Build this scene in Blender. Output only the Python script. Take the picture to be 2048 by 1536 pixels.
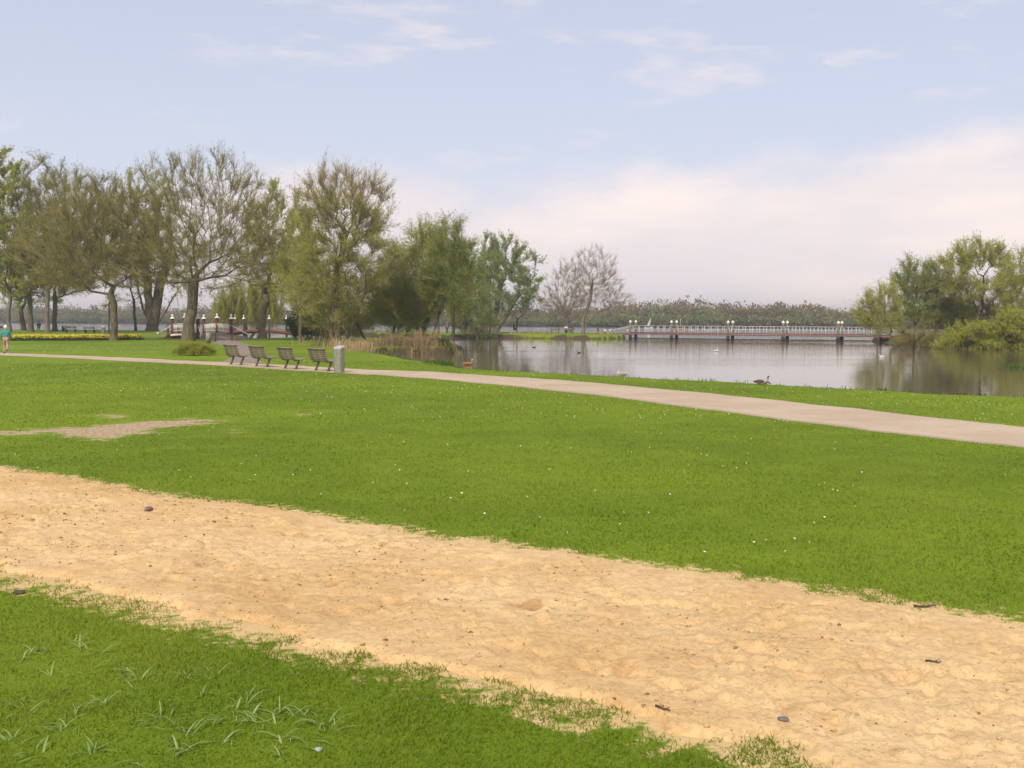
import bpy, math, random
import numpy as np
from mathutils import Matrix, Vector, Euler

for o in list(bpy.data.objects):
    bpy.data.objects.remove(o, do_unlink=True)
SC = bpy.context.scene
COL = SC.collection
R = math.radians

# ------------------------------------------------------------------ camera
F_PX, CX, CY = 2100.0, 1024.0, 768.0          # focal length and centre in photograph pixels
EYE = Vector((0, 0, 2.2))
CM = (Matrix.Rotation(R(90 - 3.515), 3, 'X') @ Matrix.Rotation(R(0.22), 3, 'Z'))
cam_d = bpy.data.cameras.new('camera')
cam_d.sensor_width = 36; cam_d.lens = 36 * F_PX / 2048
cam_d.clip_start = 0.1; cam_d.clip_end = 6000
cam = bpy.data.objects.new('camera', cam_d)
cam.matrix_world = Matrix.Translation(EYE) @ CM.to_4x4()
COL.objects.link(cam); SC.camera = cam

# ------------------------------------------------------------------ light
SUN_AZ, SUN_EL = R(-160), R(45)               # azimuth from +Y (view direction), clockwise positive: left, a little behind
sun_dir = Vector((math.sin(SUN_AZ) * math.cos(SUN_EL), math.cos(SUN_AZ) * math.cos(SUN_EL), math.sin(SUN_EL)))
sd = bpy.data.lights.new('sun', 'SUN'); sd.energy = 3.1; sd.angle = R(1.5); sd.color = (1.0, 0.93, 0.82)
so = bpy.data.objects.new('sun', sd); so.rotation_euler = sun_dir.to_track_quat('Z', 'Y').to_euler()
so.location = (0, 0, 60); COL.objects.link(so)
SC.view_settings.view_transform = 'Standard'; SC.view_settings.look = 'None'
SC.view_settings.gamma = 1; SC.view_settings.use_curve_mapping = False
SC.view_settings.exposure = 0.25
SC.render.engine = 'CYCLES'
SC.cycles.max_bounces = 6; SC.cycles.diffuse_bounces = 2; SC.cycles.glossy_bounces = 3
SC.cycles.transmission_bounces = 2; SC.cycles.volume_bounces = 0; SC.cycles.transparent_max_bounces = 6
SC.cycles.caustics_reflective = False; SC.cycles.caustics_refractive = False
SC.cycles.use_denoising = True

def world():
    w = bpy.data.worlds.new('World'); SC.world = w; w.use_nodes = True
    nt = w.node_tree; N = nt.nodes; L = nt.links; N.clear()
    out = N.new('ShaderNodeOutputWorld'); bg = N.new('ShaderNodeBackground'); L.new(bg.outputs[0], out.inputs[0])
    sky = N.new('ShaderNodeTexSky'); sky.sky_type = 'NISHITA'; sky.sun_disc = False
    sky.sun_elevation = SUN_EL; sky.sun_rotation = SUN_AZ % (2 * math.pi)
    sky.air_density = 1.0; sky.dust_density = 1.2; sky.ozone_density = 2.0
    tc = N.new('ShaderNodeTexCoord'); sep = N.new('ShaderNodeSeparateXYZ'); L.new(tc.outputs['Generated'], sep.inputs[0])
    def math_(op, a, b=None, c=None, clamp=False):
        n = N.new('ShaderNodeMath'); n.operation = op; n.use_clamp = clamp
        for i, v in enumerate((a, b, c)):
            if v is None: continue
            if isinstance(v, (int, float)): n.inputs[i].default_value = v
            else: L.new(v, n.inputs[i])
        return n.outputs[0]
    def noise(vec, scale, detail, rough=.55):
        n = N.new('ShaderNodeTexNoise'); n.inputs['Scale'].default_value = scale; n.inputs['Detail'].default_value = detail
        n.inputs['Roughness'].default_value = rough
        L.new(vec, n.inputs['Vector']); return n.outputs['Fac']
    def smooth(v, a, b):
        n = N.new('ShaderNodeMapRange'); n.interpolation_type = 'SMOOTHSTEP'; L.new(v, n.inputs[0])
        n.inputs[1].default_value = a; n.inputs[2].default_value = b; return n.outputs[0]
    def mapping(sc, loc=(0, 0, 0), rot=(0, 0, 0)):
        m = N.new('ShaderNodeMapping'); m.inputs['Scale'].default_value = sc; m.inputs['Location'].default_value = loc
        m.inputs['Rotation'].default_value = rot
        L.new(tc.outputs['Generated'], m.inputs[0]); return m.outputs[0]
    z = sep.outputs['Z']
    # cloud bank low in the sky: its ragged upper edge wanders with noise along the horizon
    edge = noise(mapping((1.6, 1.6, 3.0), (3.1, .4, 0)), 2.2, 2, .5)
    edge2 = noise(mapping((1, 1, 2.6), (7.3, 1.1, .2)), 11, 5, .6)
    x = sep.outputs['X']
    top = math_('ADD', math_('MULTIPLY', edge, .09), math_('MULTIPLY', edge2, .085))
    top = math_('ADD', top, math_('MULTIPLY_ADD', x, .04, .058))
    dz = math_('SUBTRACT', top, z)
    bank = smooth(dz, -.012, .055)
    # wisps higher up
    w1 = noise(mapping((1.0, 1.0, 4.2), (0.4, 3.2, .8), (0, R(7), 0)), 8.5, 7, .62)
    w2 = noise(mapping((1, 1, 2.2), (4.2, 2.0, 0)), 2.0, 2, .5)
    wis = math_('MULTIPLY', smooth(w1, .52, .74), smooth(w2, .30, .52))
    haze = smooth(z, .30, .0)
    def mix(fac, a, b):
        n = N.new('ShaderNodeMix'); n.data_type = 'RGBA'
        L.new(fac, n.inputs[0])
        for i, v in ((6, a), (7, b)):
            if isinstance(v, tuple): n.inputs[i].default_value = v + (1,)
            else: L.new(v, n.inputs[i])
        return n.outputs[2]
    g = N.new('ShaderNodeMix'); g.data_type = 'RGBA'; g.blend_type = 'MULTIPLY'; g.inputs[0].default_value = 1
    L.new(sky.outputs[0], g.inputs[6]); g.inputs[7].default_value = (.95, .92, 1.08, 1)
    base = g.outputs[2]
    S = 10.0
    veil = (.635 * S, .665 * S, .765 * S)
    c = mix(math_('MULTIPLY_ADD', haze, .26, .68), base, veil)
    c = mix(math_('MULTIPLY', wis, .62), c, (.78 * S, .71 * S, .73 * S))
    lump = noise(mapping((1, 1, 3.2), (2.2, 5.1, .7)), 4.5, 4, .55)
    bcol = mix(smooth(lump, .36, .66), (.79 * S, .715 * S, .725 * S), (.94 * S, .81 * S, .76 * S))
    c = mix(math_('MULTIPLY', bank, .93), c, bcol)
    L.new(c, bg.inputs[0]); bg.inputs[1].default_value = 0.1
world()

# ------------------------------------------------------------------ maths helpers
def sstep(a, b, x):
    t = np.clip((np.asarray(x, float) - a) / (b - a), 0, 1); return t * t * (3 - 2 * t)

def _hash(ix, iy, seed):
    n = (ix.astype(np.int64) * 374761393 + iy.astype(np.int64) * 668265263 + seed * 1442695041) & 0x7fffffff
    n = ((n ^ (n >> 13)) * 1274126177) & 0x7fffffff
    return ((n ^ (n >> 16)) & 0xffff) / 65535.0
def vnoise(x, y, seed=0):
    x = np.asarray(x, float); y = np.asarray(y, float)
    ix = np.floor(x); iy = np.floor(y); fx = x - ix; fy = y - iy
    fx = fx * fx * (3 - 2 * fx); fy = fy * fy * (3 - 2 * fy)
    a = _hash(ix, iy, seed); b = _hash(ix + 1, iy, seed); c = _hash(ix, iy + 1, seed); d = _hash(ix + 1, iy + 1, seed)
    return (a * (1 - fx) + b * fx) * (1 - fy) + (c * (1 - fx) + d * fx) * fy
def fbm(x, y, seed=0, octv=4):
    s = 0; a = .5; t = 0
    x = np.asarray(x, float); y = np.asarray(y, float)
    for i in range(octv):
        an = .62 + 1.13 * i; c_, s_ = math.cos(an) * 2 ** i, math.sin(an) * 2 ** i
        s = s + a * vnoise(x * c_ - y * s_ + 17.3 * i, x * s_ + y * c_ + 5.1 * i, seed + i); t += a; a *= .5
    return s / t

WATER_Z = -0.6
def land_z(x, y):
    x = np.asarray(x, float); y = np.asarray(y, float)
    d = np.hypot(x, y)
    z = 0.6 * (1 - sstep(2, 22, d))
    z = z + 0.3 * sstep(104, 150, y) * sstep(-24, -46, x)
    return z

def ray(px, py):
    return (CM @ Vector(((px - CX) / F_PX, -(py - CY) / F_PX, -1.0)))
def at(px, py, z=0.0):
    d = ray(px, py); t = (z - EYE.z) / d.z
    return EYE + d * t
def gnd(px, py):
    z = 0.0
    for _ in range(12):
        p = at(px, py, z); z = float(land_z(p.x, p.y))
    return Vector((p.x, p.y, z))
def px_at(px, dist):
    """x of a pixel column on a plane at this depth"""
    return (px - CX) / F_PX * dist

# ------------------------------------------------------------------ mesh helpers
class MB:
    def __init__(s): s.V = []; s.Q = []; s.T = []; s.n = 0; s.qm = []; s.tm = []
    def add(s, V, quads=None, tris=None, m=0):
        V = np.asarray(V, float).reshape(-1, 3); k = s.n
        s.V.append(V); s.n += len(V)
        if quads is not None and len(quads):
            q = np.asarray(quads, np.int64).reshape(-1, 4) + k; s.Q.append(q); s.qm.append(np.full(len(q), m))
        if tris is not None and len(tris):
            t = np.asarray(tris, np.int64).reshape(-1, 3) + k; s.T.append(t); s.tm.append(np.full(len(t), m))
        return k
    def box(s, c, size, rot=None, m=0, taper=1.0):
        h = np.array(size) / 2
        P = np.array([[x, y, z] for z in (-1, 1) for y in (-1, 1) for x in (-1, 1)], float)
        P[4:, :2] *= taper
        P = P * h
        if rot is not None: P = P @ np.array(rot).T
        P = P + np.array(c)
        s.add(P, [[0, 2, 3, 1], [4, 5, 7, 6], [0, 1, 5, 4], [2, 6, 7, 3], [0, 4, 6, 2], [1, 3, 7, 5]], m=m)
    def loft(s, rings, cap=True, m=0):
        k = len(rings[0]); n = len(rings); V = np.concatenate([np.asarray(r, float) for r in rings])
        q = []
        for i in range(n - 1):
            for j in range(k):
                a = i * k + j; b = i * k + (j + 1) % k; q.append([a, b, b + k, a + k])
        t = []
        if cap:
            V = np.concatenate([V, [np.mean(rings[0], 0), np.mean(rings[-1], 0)]])
            for j in range(k):
                t.append([n * k, (j + 1) % k, j]); t.append([n * k + 1, (n - 1) * k + j, (n - 1) * k + (j + 1) % k])
        s.add(V, q, t, m)
    def tube(s, pts, rad, k=8, m=0, cap=True, squash=None):
        P = np.asarray(pts, float); n = len(P); rad = np.broadcast_to(np.asarray(rad, float), (n,))
        T = np.gradient(P, axis=0); T /= np.linalg.norm(T, axis=1)[:, None] + 1e-9
        up = np.array([0, 0, 1.]) if abs(T[:, 2]).mean() < .8 else np.array([1., 0, 0])
        a = np.linspace(0, 2 * np.pi, k, endpoint=False); rings = []
        for i in range(n):
            u = np.cross(up, T[i]); u /= np.linalg.norm(u) + 1e-9; v = np.cross(T[i], u)
            sq = (1, 1) if squash is None else squash
            rings.append(P[i] + rad[i] * (np.outer(np.cos(a) * sq[0], u) + np.outer(np.sin(a) * sq[1], v)))
        s.loft(rings, cap, m)
    def lathe(s, prof, k=12, c=(0, 0, 0), m=0):
        a = np.linspace(0, 2 * np.pi, k, endpoint=False)
        s.loft([np.c_[r * np.cos(a), r * np.sin(a), np.full(k, z)] + np.array(c) for r, z in prof], True, m)
    def ball(s, c, r, k=10, m=0):
        r = np.broadcast_to(np.asarray(r, float), (3,)); th = np.linspace(-np.pi / 2 + .15, np.pi / 2 - .15, 7); a = np.linspace(0, 2 * np.pi, k, endpoint=False)
        s.loft([np.c_[r[0] * np.cos(t) * np.cos(a), r[1] * np.cos(t) * np.sin(a), np.full(k, r[2] * np.sin(t))] + np.array(c) for t in th], True, m)
    def build(s, name, mats, parent=None, smooth=False, loc=None, attrs=None):
        me = bpy.data.meshes.new(name)
        V = np.concatenate(s.V); nq = sum(len(q) for q in s.Q); ntr = sum(len(t) for t in s.T)
        me.vertices.add(len(V)); me.vertices.foreach_set('co', V.astype(np.float32).ravel())
        parts = []; ls = []; mi = []
        if nq: parts.append(np.concatenate(s.Q).ravel()); ls.append(np.arange(nq) * 4); mi += s.qm
        if ntr: parts.append(np.concatenate(s.T).ravel()); ls.append(nq * 4 + np.arange(ntr) * 3); mi += s.tm
        L = np.concatenate(parts)
        me.loops.add(len(L)); me.loops.foreach_set('vertex_index', L.astype(np.int32))
        me.polygons.add(nq + ntr); me.polygons.foreach_set('loop_start', np.concatenate(ls).astype(np.int32))
        me.polygons.foreach_set('material_index', np.concatenate(mi).astype(np.int32))
        if smooth: me.polygons.foreach_set('use_smooth', np.ones(nq + ntr, bool))
        for mt in (mats if isinstance(mats, (list, tuple)) else [mats]): me.materials.append(mt)
        if attrs:
            for k, v in attrs.items():
                v = np.asarray(v, np.float32)
                if v.ndim == 1: a = me.attributes.new(k, 'FLOAT', 'POINT'); a.data.foreach_set('value', v)
                else: a = me.attributes.new(k, 'FLOAT_COLOR', 'POINT'); a.data.foreach_set('color', v.ravel())
        me.update(calc_edges=True); me.validate()
        o = bpy.data.objects.new(name, me); COL.objects.link(o)
        if parent is not None: o.parent = parent
        if loc is not None: o.location = loc
        return o

def tag(o, label, cat, group=None, kind=None):
    if label: o['label'] = label
    if cat: o['category'] = cat
    if group: o['group'] = group
    if kind: o['kind'] = kind
    return o
def thing(name, label, cat, loc=(0, 0, 0), rz=0.0, group=None):
    o = bpy.data.objects.new(name, None); COL.objects.link(o); o.empty_display_size = .2
    o.location = loc; o.rotation_euler = (0, 0, rz); tag(o, label, cat, group); return o
def dup(root, loc, rz, label=None, scale=None):
    r = root.copy(); COL.objects.link(r); r.location = loc; r.rotation_euler = (0, 0, rz)
    if scale is not None: r.scale = scale
    if label: r['label'] = label
    for ch in list(root.children):
        c = ch.copy(); COL.objects.link(c); c.parent = r
        for gch in list(ch.children):
            d = gch.copy(); COL.objects.link(d); d.parent = c
    return r

# ------------------------------------------------------------------ materials
class NT:
    def __init__(s, name):
        s.m = bpy.data.materials.new(name); s.m.use_nodes = True; s.t = s.m.node_tree; s.N = s.t.nodes; s.L = s.t.links; s.N.clear()
        s.out = s.N.new('ShaderNodeOutputMaterial')
    def n(s, typ, **kw):
        x = s.N.new(typ)
        for k, v in kw.items(): setattr(x, k, v)
        return x
    def set(s, node, key, v):
        if isinstance(v, (int, float)): node.inputs[key].default_value = v
        elif isinstance(v, tuple): node.inputs[key].default_value = v if len(v) == 4 or node.inputs[key].type == 'VECTOR' else v + (1,)
        else: s.L.new(v, node.inputs[key])
    def noise(s, scale, detail=4, rough=.55, vec=None, out='Fac', dist=0):
        x = s.n('ShaderNodeTexNoise'); x.inputs['Scale'].default_value = scale; x.inputs['Detail'].default_value = detail
        x.inputs['Roughness'].default_value = rough; x.inputs['Distortion'].default_value = dist
        s.L.new(vec if vec is not None else s.pos(), x.inputs['Vector']); return x.outputs[out]
    def pos(s):
        if not hasattr(s, '_p'): s._p = s.n('ShaderNodeNewGeometry')
        return s._p.outputs['Position']
    def obj(s):
        if not hasattr(s, '_o'): s._o = s.n('ShaderNodeTexCoord')
        return s._o.outputs['Object']
    def isl(s):
        s.pos(); return s._p.outputs['Random Per Island']
    def scl(s, sc, vec=None):
        x = s.n('ShaderNodeMapping'); x.inputs['Scale'].default_value = sc; s.L.new(vec if vec is not None else s.pos(), x.inputs[0]); return x.outputs[0]
    def ramp(s, v, a, b, lo=0., hi=1.):
        x = s.n('ShaderNodeMapRange', interpolation_type='SMOOTHSTEP'); s.L.new(v, x.inputs[0])
        for i, q in enumerate((a, b, lo, hi)): x.inputs[i + 1].default_value = q
        return x.outputs[0]
    def math(s, op, a, b=0.0, clamp=False):
        x = s.n('ShaderNodeMath', operation=op, use_clamp=clamp); s.set(x, 0, a); s.set(x, 1, b); return x.outputs[0]
    def mix(s, f, a, b, blend='MIX'):
        x = s.n('ShaderNodeMix', data_type='RGBA', blend_type=blend); s.set(x, 0, f); s.set(x, 6, a); s.set(x, 7, b); return x.outputs[2]
    def attr(s, name, out='Fac'):
        x = s.n('ShaderNodeAttribute', attribute_name=name); return x.outputs[out]
    def bsdf(s, col, rough=.8, bump=None, bstr=.3, bdist=.02, spec=.3, metal=0.0, trans=0.0, tcol=None):
        p = s.n('ShaderNodeBsdfPrincipled'); s.set(p, 'Base Color', col); s.set(p, 'Roughness', rough); s.set(p, 'Metallic', metal)
        s.set(p, 'Specular IOR Level', spec)
        if bump is not None:
            b = s.n('ShaderNodeBump'); b.inputs['Strength'].default_value = bstr; b.inputs['Distance'].default_value = bdist
            s.L.new(bump, b.inputs['Height']); s.L.new(b.outputs[0], p.inputs['Normal'])
        last = p.outputs[0]
        if trans:
            tr = s.n('ShaderNodeBsdfTranslucent'); s.set(tr, 0, tcol if tcol is not None else col)
            mx = s.n('ShaderNodeMixShader'); s.set(mx, 0, trans); s.L.new(last, mx.inputs[1]); s.L.new(tr.outputs[0], mx.inputs[2]); last = mx.outputs[0]
        s.L.new(last, s.out.inputs[0]); return s.m

def mat_flat(name, col, rough=.6, var=.15, scale=12., spec=.3, metal=0.):
    t = NT(name); f = t.noise(scale, 4, .6, t.obj())
    dk = tuple(c * (1 - var * 1.6) for c in col); lt = tuple(min(1, c * (1 + var)) for c in col)
    return t.bsdf(t.mix(t.ramp(f, .3, .7), dk, lt), rough, f, .15, .004, spec, metal)
def mat_leaf(name, a, b, c, trans=.55):
    t = NT(name); r = t.isl(); n = t.noise(.45, 2, .5, t.obj())
    col = t.mix(r, a, b); col = t.mix(t.ramp(n, .42, .68, 0, .75), col, c)
    return t.bsdf(col, .55, spec=.25, trans=trans)
def mat_twig(name, a, b):
    t = NT(name); r = t.isl(); n = t.noise(.5, 2, .5, t.obj())
    return t.bsdf(t.mix(t.ramp(n, .4, .65, 0, .7), t.mix(r, a, b), b), .85, spec=.1)
def mat_bark(name, a, b, moss=(.15, .15, .05)):
    t = NT(name); v = t.scl((9, 9, 1.6), t.obj()); f = t.noise(1.0, 6, .65, v); g = t.noise(.7, 3, .5, t.obj())
    col = t.mix(t.ramp(f, .35, .65), a, b); col = t.mix(t.ramp(g, .48, .7, 0, .6), col, moss)
    return t.bsdf(col, .9, f, .8, .06, .1)

def mat_ground():
    t = NT('lawn_ground'); p = t.pos()
    n1 = t.noise(.11, 3, .5); n2 = t.noise(.9, 4, .6); n3 = t.noise(9, 4, .65); n4 = t.noise(45, 3, .7)
    g = t.mix(t.ramp(n1, .35, .66), (.12, .18, .012), (.175, .24, .014))
    g = t.mix(t.ramp(n2, .42, .72, 0, .55), g, (.20, .26, .018))
    g = t.mix(t.ramp(n3, .45, .75, 0, .5), g, (.10, .155, .011))
    g = t.mix(t.ramp(n4, .56, .82, 0, .6), g, (.19, .26, .03))
    # worn earth with an edge of its own
    d = t.math('ADD', t.attr('dirt'), t.math('MULTIPLY', t.math('SUBTRACT', t.noise(2.2, 7, .72, t.scl((.8, 1.3, 1))), .5), 2.4))
    dn = t.noise(14, 4, .6)
    dirt = t.mix(t.ramp(dn, .35, .65), (.30, .19, .11), (.52, .40, .25))
    g = t.mix(t.ramp(d, .55, .72), g, dirt)
    # thin dry grass beside the sand
    th = t.math('ADD', t.attr('thin'), t.math('MULTIPLY', t.math('SUBTRACT', t.noise(9.0, 5, .7), .5), 2.2))
    g = t.mix(t.ramp(th, .45, .85, 0, .95), g, t.mix(n3, (.585, .38, .17), (.695, .485, .245)))
    # mud below the bank
    sh = t.math('ADD', t.attr('shore'), t.math('MULTIPLY', t.math('SUBTRACT', t.noise(2.2, 4, .6), .5), .5))
    g = t.mix(t.ramp(sh, .42, .7), g, t.mix(n3, (.045, .034, .02), (.10, .075, .04)))
    h = t.math('ADD', t.math('MULTIPLY', n3, .6), t.math('MULTIPLY', n4, .5))
    return t.bsdf(g, .95, h, .55, .03, .08)
def mat_sand():
    t = NT('dry_sand'); n1 = t.noise(.8, 4, .6); n2 = t.noise(7, 5, .65); n3 = t.noise(60, 4, .7)
    c = t.mix(t.ramp(n1, .3, .7), (.605, .385, .168), (.70, .485, .245))
    c = t.mix(t.ramp(n2, .52, .78, 0, .7), c, (.47, .27, .115))
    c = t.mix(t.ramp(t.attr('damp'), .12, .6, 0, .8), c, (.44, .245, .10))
    c = t.mix(t.ramp(n3, .6, .8, 0, .55), c, (.40, .25, .12))
    n5 = t.ramp(t.noise(20, 6, .72, dist=.4), .60, .50)
    fl = t.ramp(t.noise(1.0, 5, .75, t.scl((22, 34, 30))), .585, .69, 0, .75)  # dark flecks: bits of earth, plus painted-in shade of small pits and ridges
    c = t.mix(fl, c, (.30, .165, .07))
    c = t.mix(t.ramp(t.noise(2.6, 5, .7), .52, .74, 0, .45), c, (.50, .285, .12))
    return t.bsdf(c, .95, t.math('ADD', t.math('MULTIPLY', n3, .35), t.math('ADD', t.math('MULTIPLY', n2, .8), t.math('MULTIPLY', n5, .22))), .62, .022, .1)
def mat_path():
    t = NT('shell_gravel'); n1 = t.noise(.35, 4, .6); n2 = t.noise(6, 5, .6); n3 = t.noise(70, 3, .7)
    c = t.mix(t.ramp(n1, .3, .7), (.45, .33, .225), (.54, .415, .295)); c = t.mix(t.ramp(n2, .5, .8, 0, .6), c, (.37, .265, .175))
    c = t.mix(t.ramp(t.attr('edge'), .55, 1.0, 0, .55), c, (.22, .17, .11))
    c = t.mix(t.ramp(n3, .55, .8, 0, .5), c, (.28, .22, .16))
    return t.bsdf(c, .92, n3, .4, .01, .15)
def mat_water():
    t = NT('lake_water'); p = t.pos(); sep = t.n('ShaderNodeSeparateXYZ'); t.L.new(p, sep.inputs[0])
    far = t.ramp(sep.outputs['Y'], 152, 185)
    a = t.noise(1.0, 4, .6, t.scl((.55, 1.5, 1))); b = t.noise(1.0, 3, .55, t.scl((.06, .16, 1))); c = t.noise(1.0, 2, .5, t.scl((2.2, 6, 1)))
    patch = t.ramp(t.noise(1.0, 3, .55, t.scl((.018, .10, 1))), .45, .68)
    h = t.math('ADD', t.math('MULTIPLY', a, .55), t.math('MULTIPLY', b, 1.1)); h = t.math('ADD', h, t.math('MULTIPLY', c, .18))
    amp = t.math('ADD', t.math('MULTIPLY', patch, .02), .018); amp = t.math('ADD', amp, t.math('MULTIPLY', far, .35))
    bp = t.n('ShaderNodeBump'); bp.inputs['Distance'].default_value = .5; t.L.new(amp, bp.inputs['Strength']); t.L.new(h, bp.inputs['Height'])
    pr = t.n('ShaderNodeBsdfPrincipled'); t.set(pr, 'Base Color', (.13, .10, .062)); t.set(pr, 'Roughness', .035); t.set(pr, 'IOR', 1.333)
    t.L.new(bp.outputs[0], pr.inputs['Normal']); t.L.new(pr.outputs[0], t.out.inputs[0]); return t.m
def mat_blade(name, a, b, c, trans=.35):
    t = NT(name); r = t.isl(); n = t.noise(.5, 4, .6); w = t.noise(.16, 4, .6); v = t.noise(2.6, 3, .6)
    col = t.mix(r, a, b); col = t.mix(t.ramp(n, .42, .68, 0, .8), col, c)
    dk = tuple(q * k for q, k in zip(a, (.62, .78, .9))); col = t.mix(t.ramp(w, .46, .66, 0, .5), col, dk); col = t.mix(t.ramp(v, .55, .75, 0, .35), col, dk)
    return t.bsdf(col, .6, spec=.2, trans=trans)
def mat_vcol(name, trans=.2, var=.5):
    t = NT(name); c = t.attr('tint', 'Color'); r = t.isl()
    return t.bsdf(t.mix(t.math('MULTIPLY', r, var), c, (.02, .02, .012)), .8, spec=.1, trans=trans)
M = {}
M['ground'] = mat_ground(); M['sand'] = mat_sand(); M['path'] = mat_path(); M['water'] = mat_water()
M['blade'] = mat_blade('lawn_blade', (.155, .225, .014), (.24, .30, .02), (.285, .31, .032), .45)
M['coarse'] = mat_blade('coarse_blade', (.24, .36, .08), (.42, .50, .20), (.32, .42, .12))
M['bank'] = mat_blade('bank_blade', (.05, .12, .012), (.10, .2, .02), (.09, .16, .03))
M['reed'] = mat_blade('dry_reed', (.38, .25, .12), (.60, .44, .24), (.48, .33, .16), .3)
M['bark'] = mat_bark('bark_brown', (.09, .07, .042), (.20, .16, .10))
M['bark_grey'] = mat_bark('bark_grey', (.12, .10, .075), (.26, .22, .165), (.14, .14, .07))
M['bark_dark'] = mat_bark('bark_dark', (.05, .038, .024), (.12, .09, .06), (.08, .08, .03))
M['twig'] = mat_twig('twig_olive_brown', (.17, .128, .046), (.31, .25, .088))
M['twig_grey'] = mat_twig('twig_grey_brown', (.17, .12, .066), (.30, .225, .13))
M['twig_pink'] = mat_twig('twig_pale_brown', (.26, .19, .10), (.42, .32, .19))
M['twig_willow'] = mat_twig('twig_willow_yellow', (.27, .25, .07), (.42, .38, .11))
M['leaf_olive'] = mat_leaf('leaf_olive_bud', (.24, .26, .035), (.36, .35, .05), (.28, .24, .045))
M['leaf_willow'] = mat_leaf('leaf_willow', (.29, .33, .035), (.45, .47, .06), (.42, .39, .06))
M['leaf_green'] = mat_leaf('leaf_fresh_green', (.25, .33, .03), (.40, .46, .045), (.42, .41, .05))
M['leaf_cool'] = mat_leaf('leaf_cool_green', (.18, .27, .06), (.32, .39, .10), (.25, .29, .06))
M['leaf_lime'] = mat_leaf('leaf_lime', (.34, .38, .035), (.52, .52, .09), (.42, .39, .06))
M['leaf_bush'] = mat_leaf('leaf_bright_bush', (.035, .10, .01), (.08, .17, .02), (.05, .12, .02))
M['wood'] = mat_flat('weathered_slat', (.25, .20, .145), .8, .3, 9)
M['frame'] = mat_flat('grey_green_steel', (.155, .135, .105), .6, .15)
M['concrete'] = mat_flat('grey_painted_bin', (.275, .25, .20), .7, .12, 8)
M['lid'] = mat_flat('pale_bin_rim', (.42, .42, .40), .5, .06)
M['black'] = mat_flat('dark_hollow', (.012, .012, .012), .9, .1)
M['white'] = mat_flat('cream_white_paint', (.80, .76, .64), .5, .06)
M['red'] = mat_flat('oxblood_paint', (.13, .028, .018), .55, .25)
M['orange'] = mat_flat('orange_brown_beam', (.17, .055, .025), .6, .2)
M['post'] = mat_flat('grey_pier_timber', (.20, .165, .125), .8, .2)
M['piledark'] = mat_flat('wet_dark_pile', (.03, .026, .022), .7, .2)
M['brick'] = mat_flat('brown_deck_boards', (.25, .18, .125), .85, .25, 5)
M['pink'] = mat_flat('faded_red_girder', (.34, .14, .11), .6, .15)
M['railgrey'] = mat_flat('pale_grey_rail', (.52, .50, .46), .6, .08)
M['deck_dark'] = mat_flat('dark_deck_edge', (.07, .045, .04), .7, .2)
M['gravel_dark'] = mat_flat('brown_side_path', (.27, .21, .155), .9, .2, 2)
M['yellow'] = mat_flat('daffodil_petal', (.88, .66, .05), .6, .08)
M['daisy'] = mat_flat('daisy_petal', (.82, .78, .62), .6, .05)
M['skin'] = mat_flat('skin', (.45, .27, .19), .6, .05)
M['stick'] = mat_flat('dead_wood', (.10, .065, .045), .9, .3, 30)
M['stone'] = mat_flat('grey_stone', (.20, .17, .15), .9, .25, 25)
_t = NT('sand_clod'); M['clod'] = _t.bsdf(_t.mix(_t.ramp(_t.isl(), .3, 1.0), (.58, .36, .16), (.20, .115, .055)), .95, spec=.1)
M['leaflit'] = mat_flat('dead_leaf', (.09, .06, .028), .9, .3, 30)

# ------------------------------------------------------------------ land outlines (world XY)
def pts(lst, z=0.0): return [tuple(at(px, py, z)[:2]) for px, py in lst]
near_shore = pts([(2400, 815), (2200, 802), (2048, 793), (1850, 785), (1700, 776), (1540, 767), (1400, 760), (1300, 755), (1200, 750), (1100, 745), (1000, 740), (925, 735)]) \
    + pts([(880, 731), (835, 728), (795, 719), (752, 711)], -.2) + pts([(738, 708.5)], -.45)
park = [(400, -200), (400, 12), (80, 22)] + near_shore + pts([(780, 708), (846, 707.5), (885, 708), (906, 707)], WATER_Z) + \
    [(-4.3, 92), (-6, 100), (-9, 110), (-14, 120), (-22, 126.5), (-26.2, 129), (-28, 122), (-30, 114.5), (-38, 113.2), (-41, 115.5), (-39.5, 121), (-38.5, 128), (-39.5, 141),
     (-44, 156), (-60, 166), (-85, 172), (-120, 178), (-260, 180), (-500, 170), (-500, -200)]
isle_near = pts([(700, 672), (800, 675), (905, 677), (1000, 676.5), (1100, 677), (1200, 678), (1250, 677.5)], WATER_Z)
isle = isle_near + [(17.6, 164), (15.5, 172), (12, 184), (4, 189), (-10, 190), (-24, 190), (-30, 180)]
right_near = pts([(1742, 682), (1790, 684.5), (1850, 686), (1920, 687.5), (2048, 689), (2300, 692), (2700, 696)], WATER_Z)
right_land = right_near + [(240, 160), (230, 260), (95, 200), (72, 172), (60, 160), (52.5, 152)]
far_land = [(-900, 640), (-520, 590), (-260, 545), (-110, 480), (-5, 430), (50, 392), (115, 374), (165, 385), (300, 380), (700, 360), (2600, 600), (2600, 3200), (-2600, 3200), (-2600, 700)]
LANDS = [park, isle, right_land, far_land]

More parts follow.
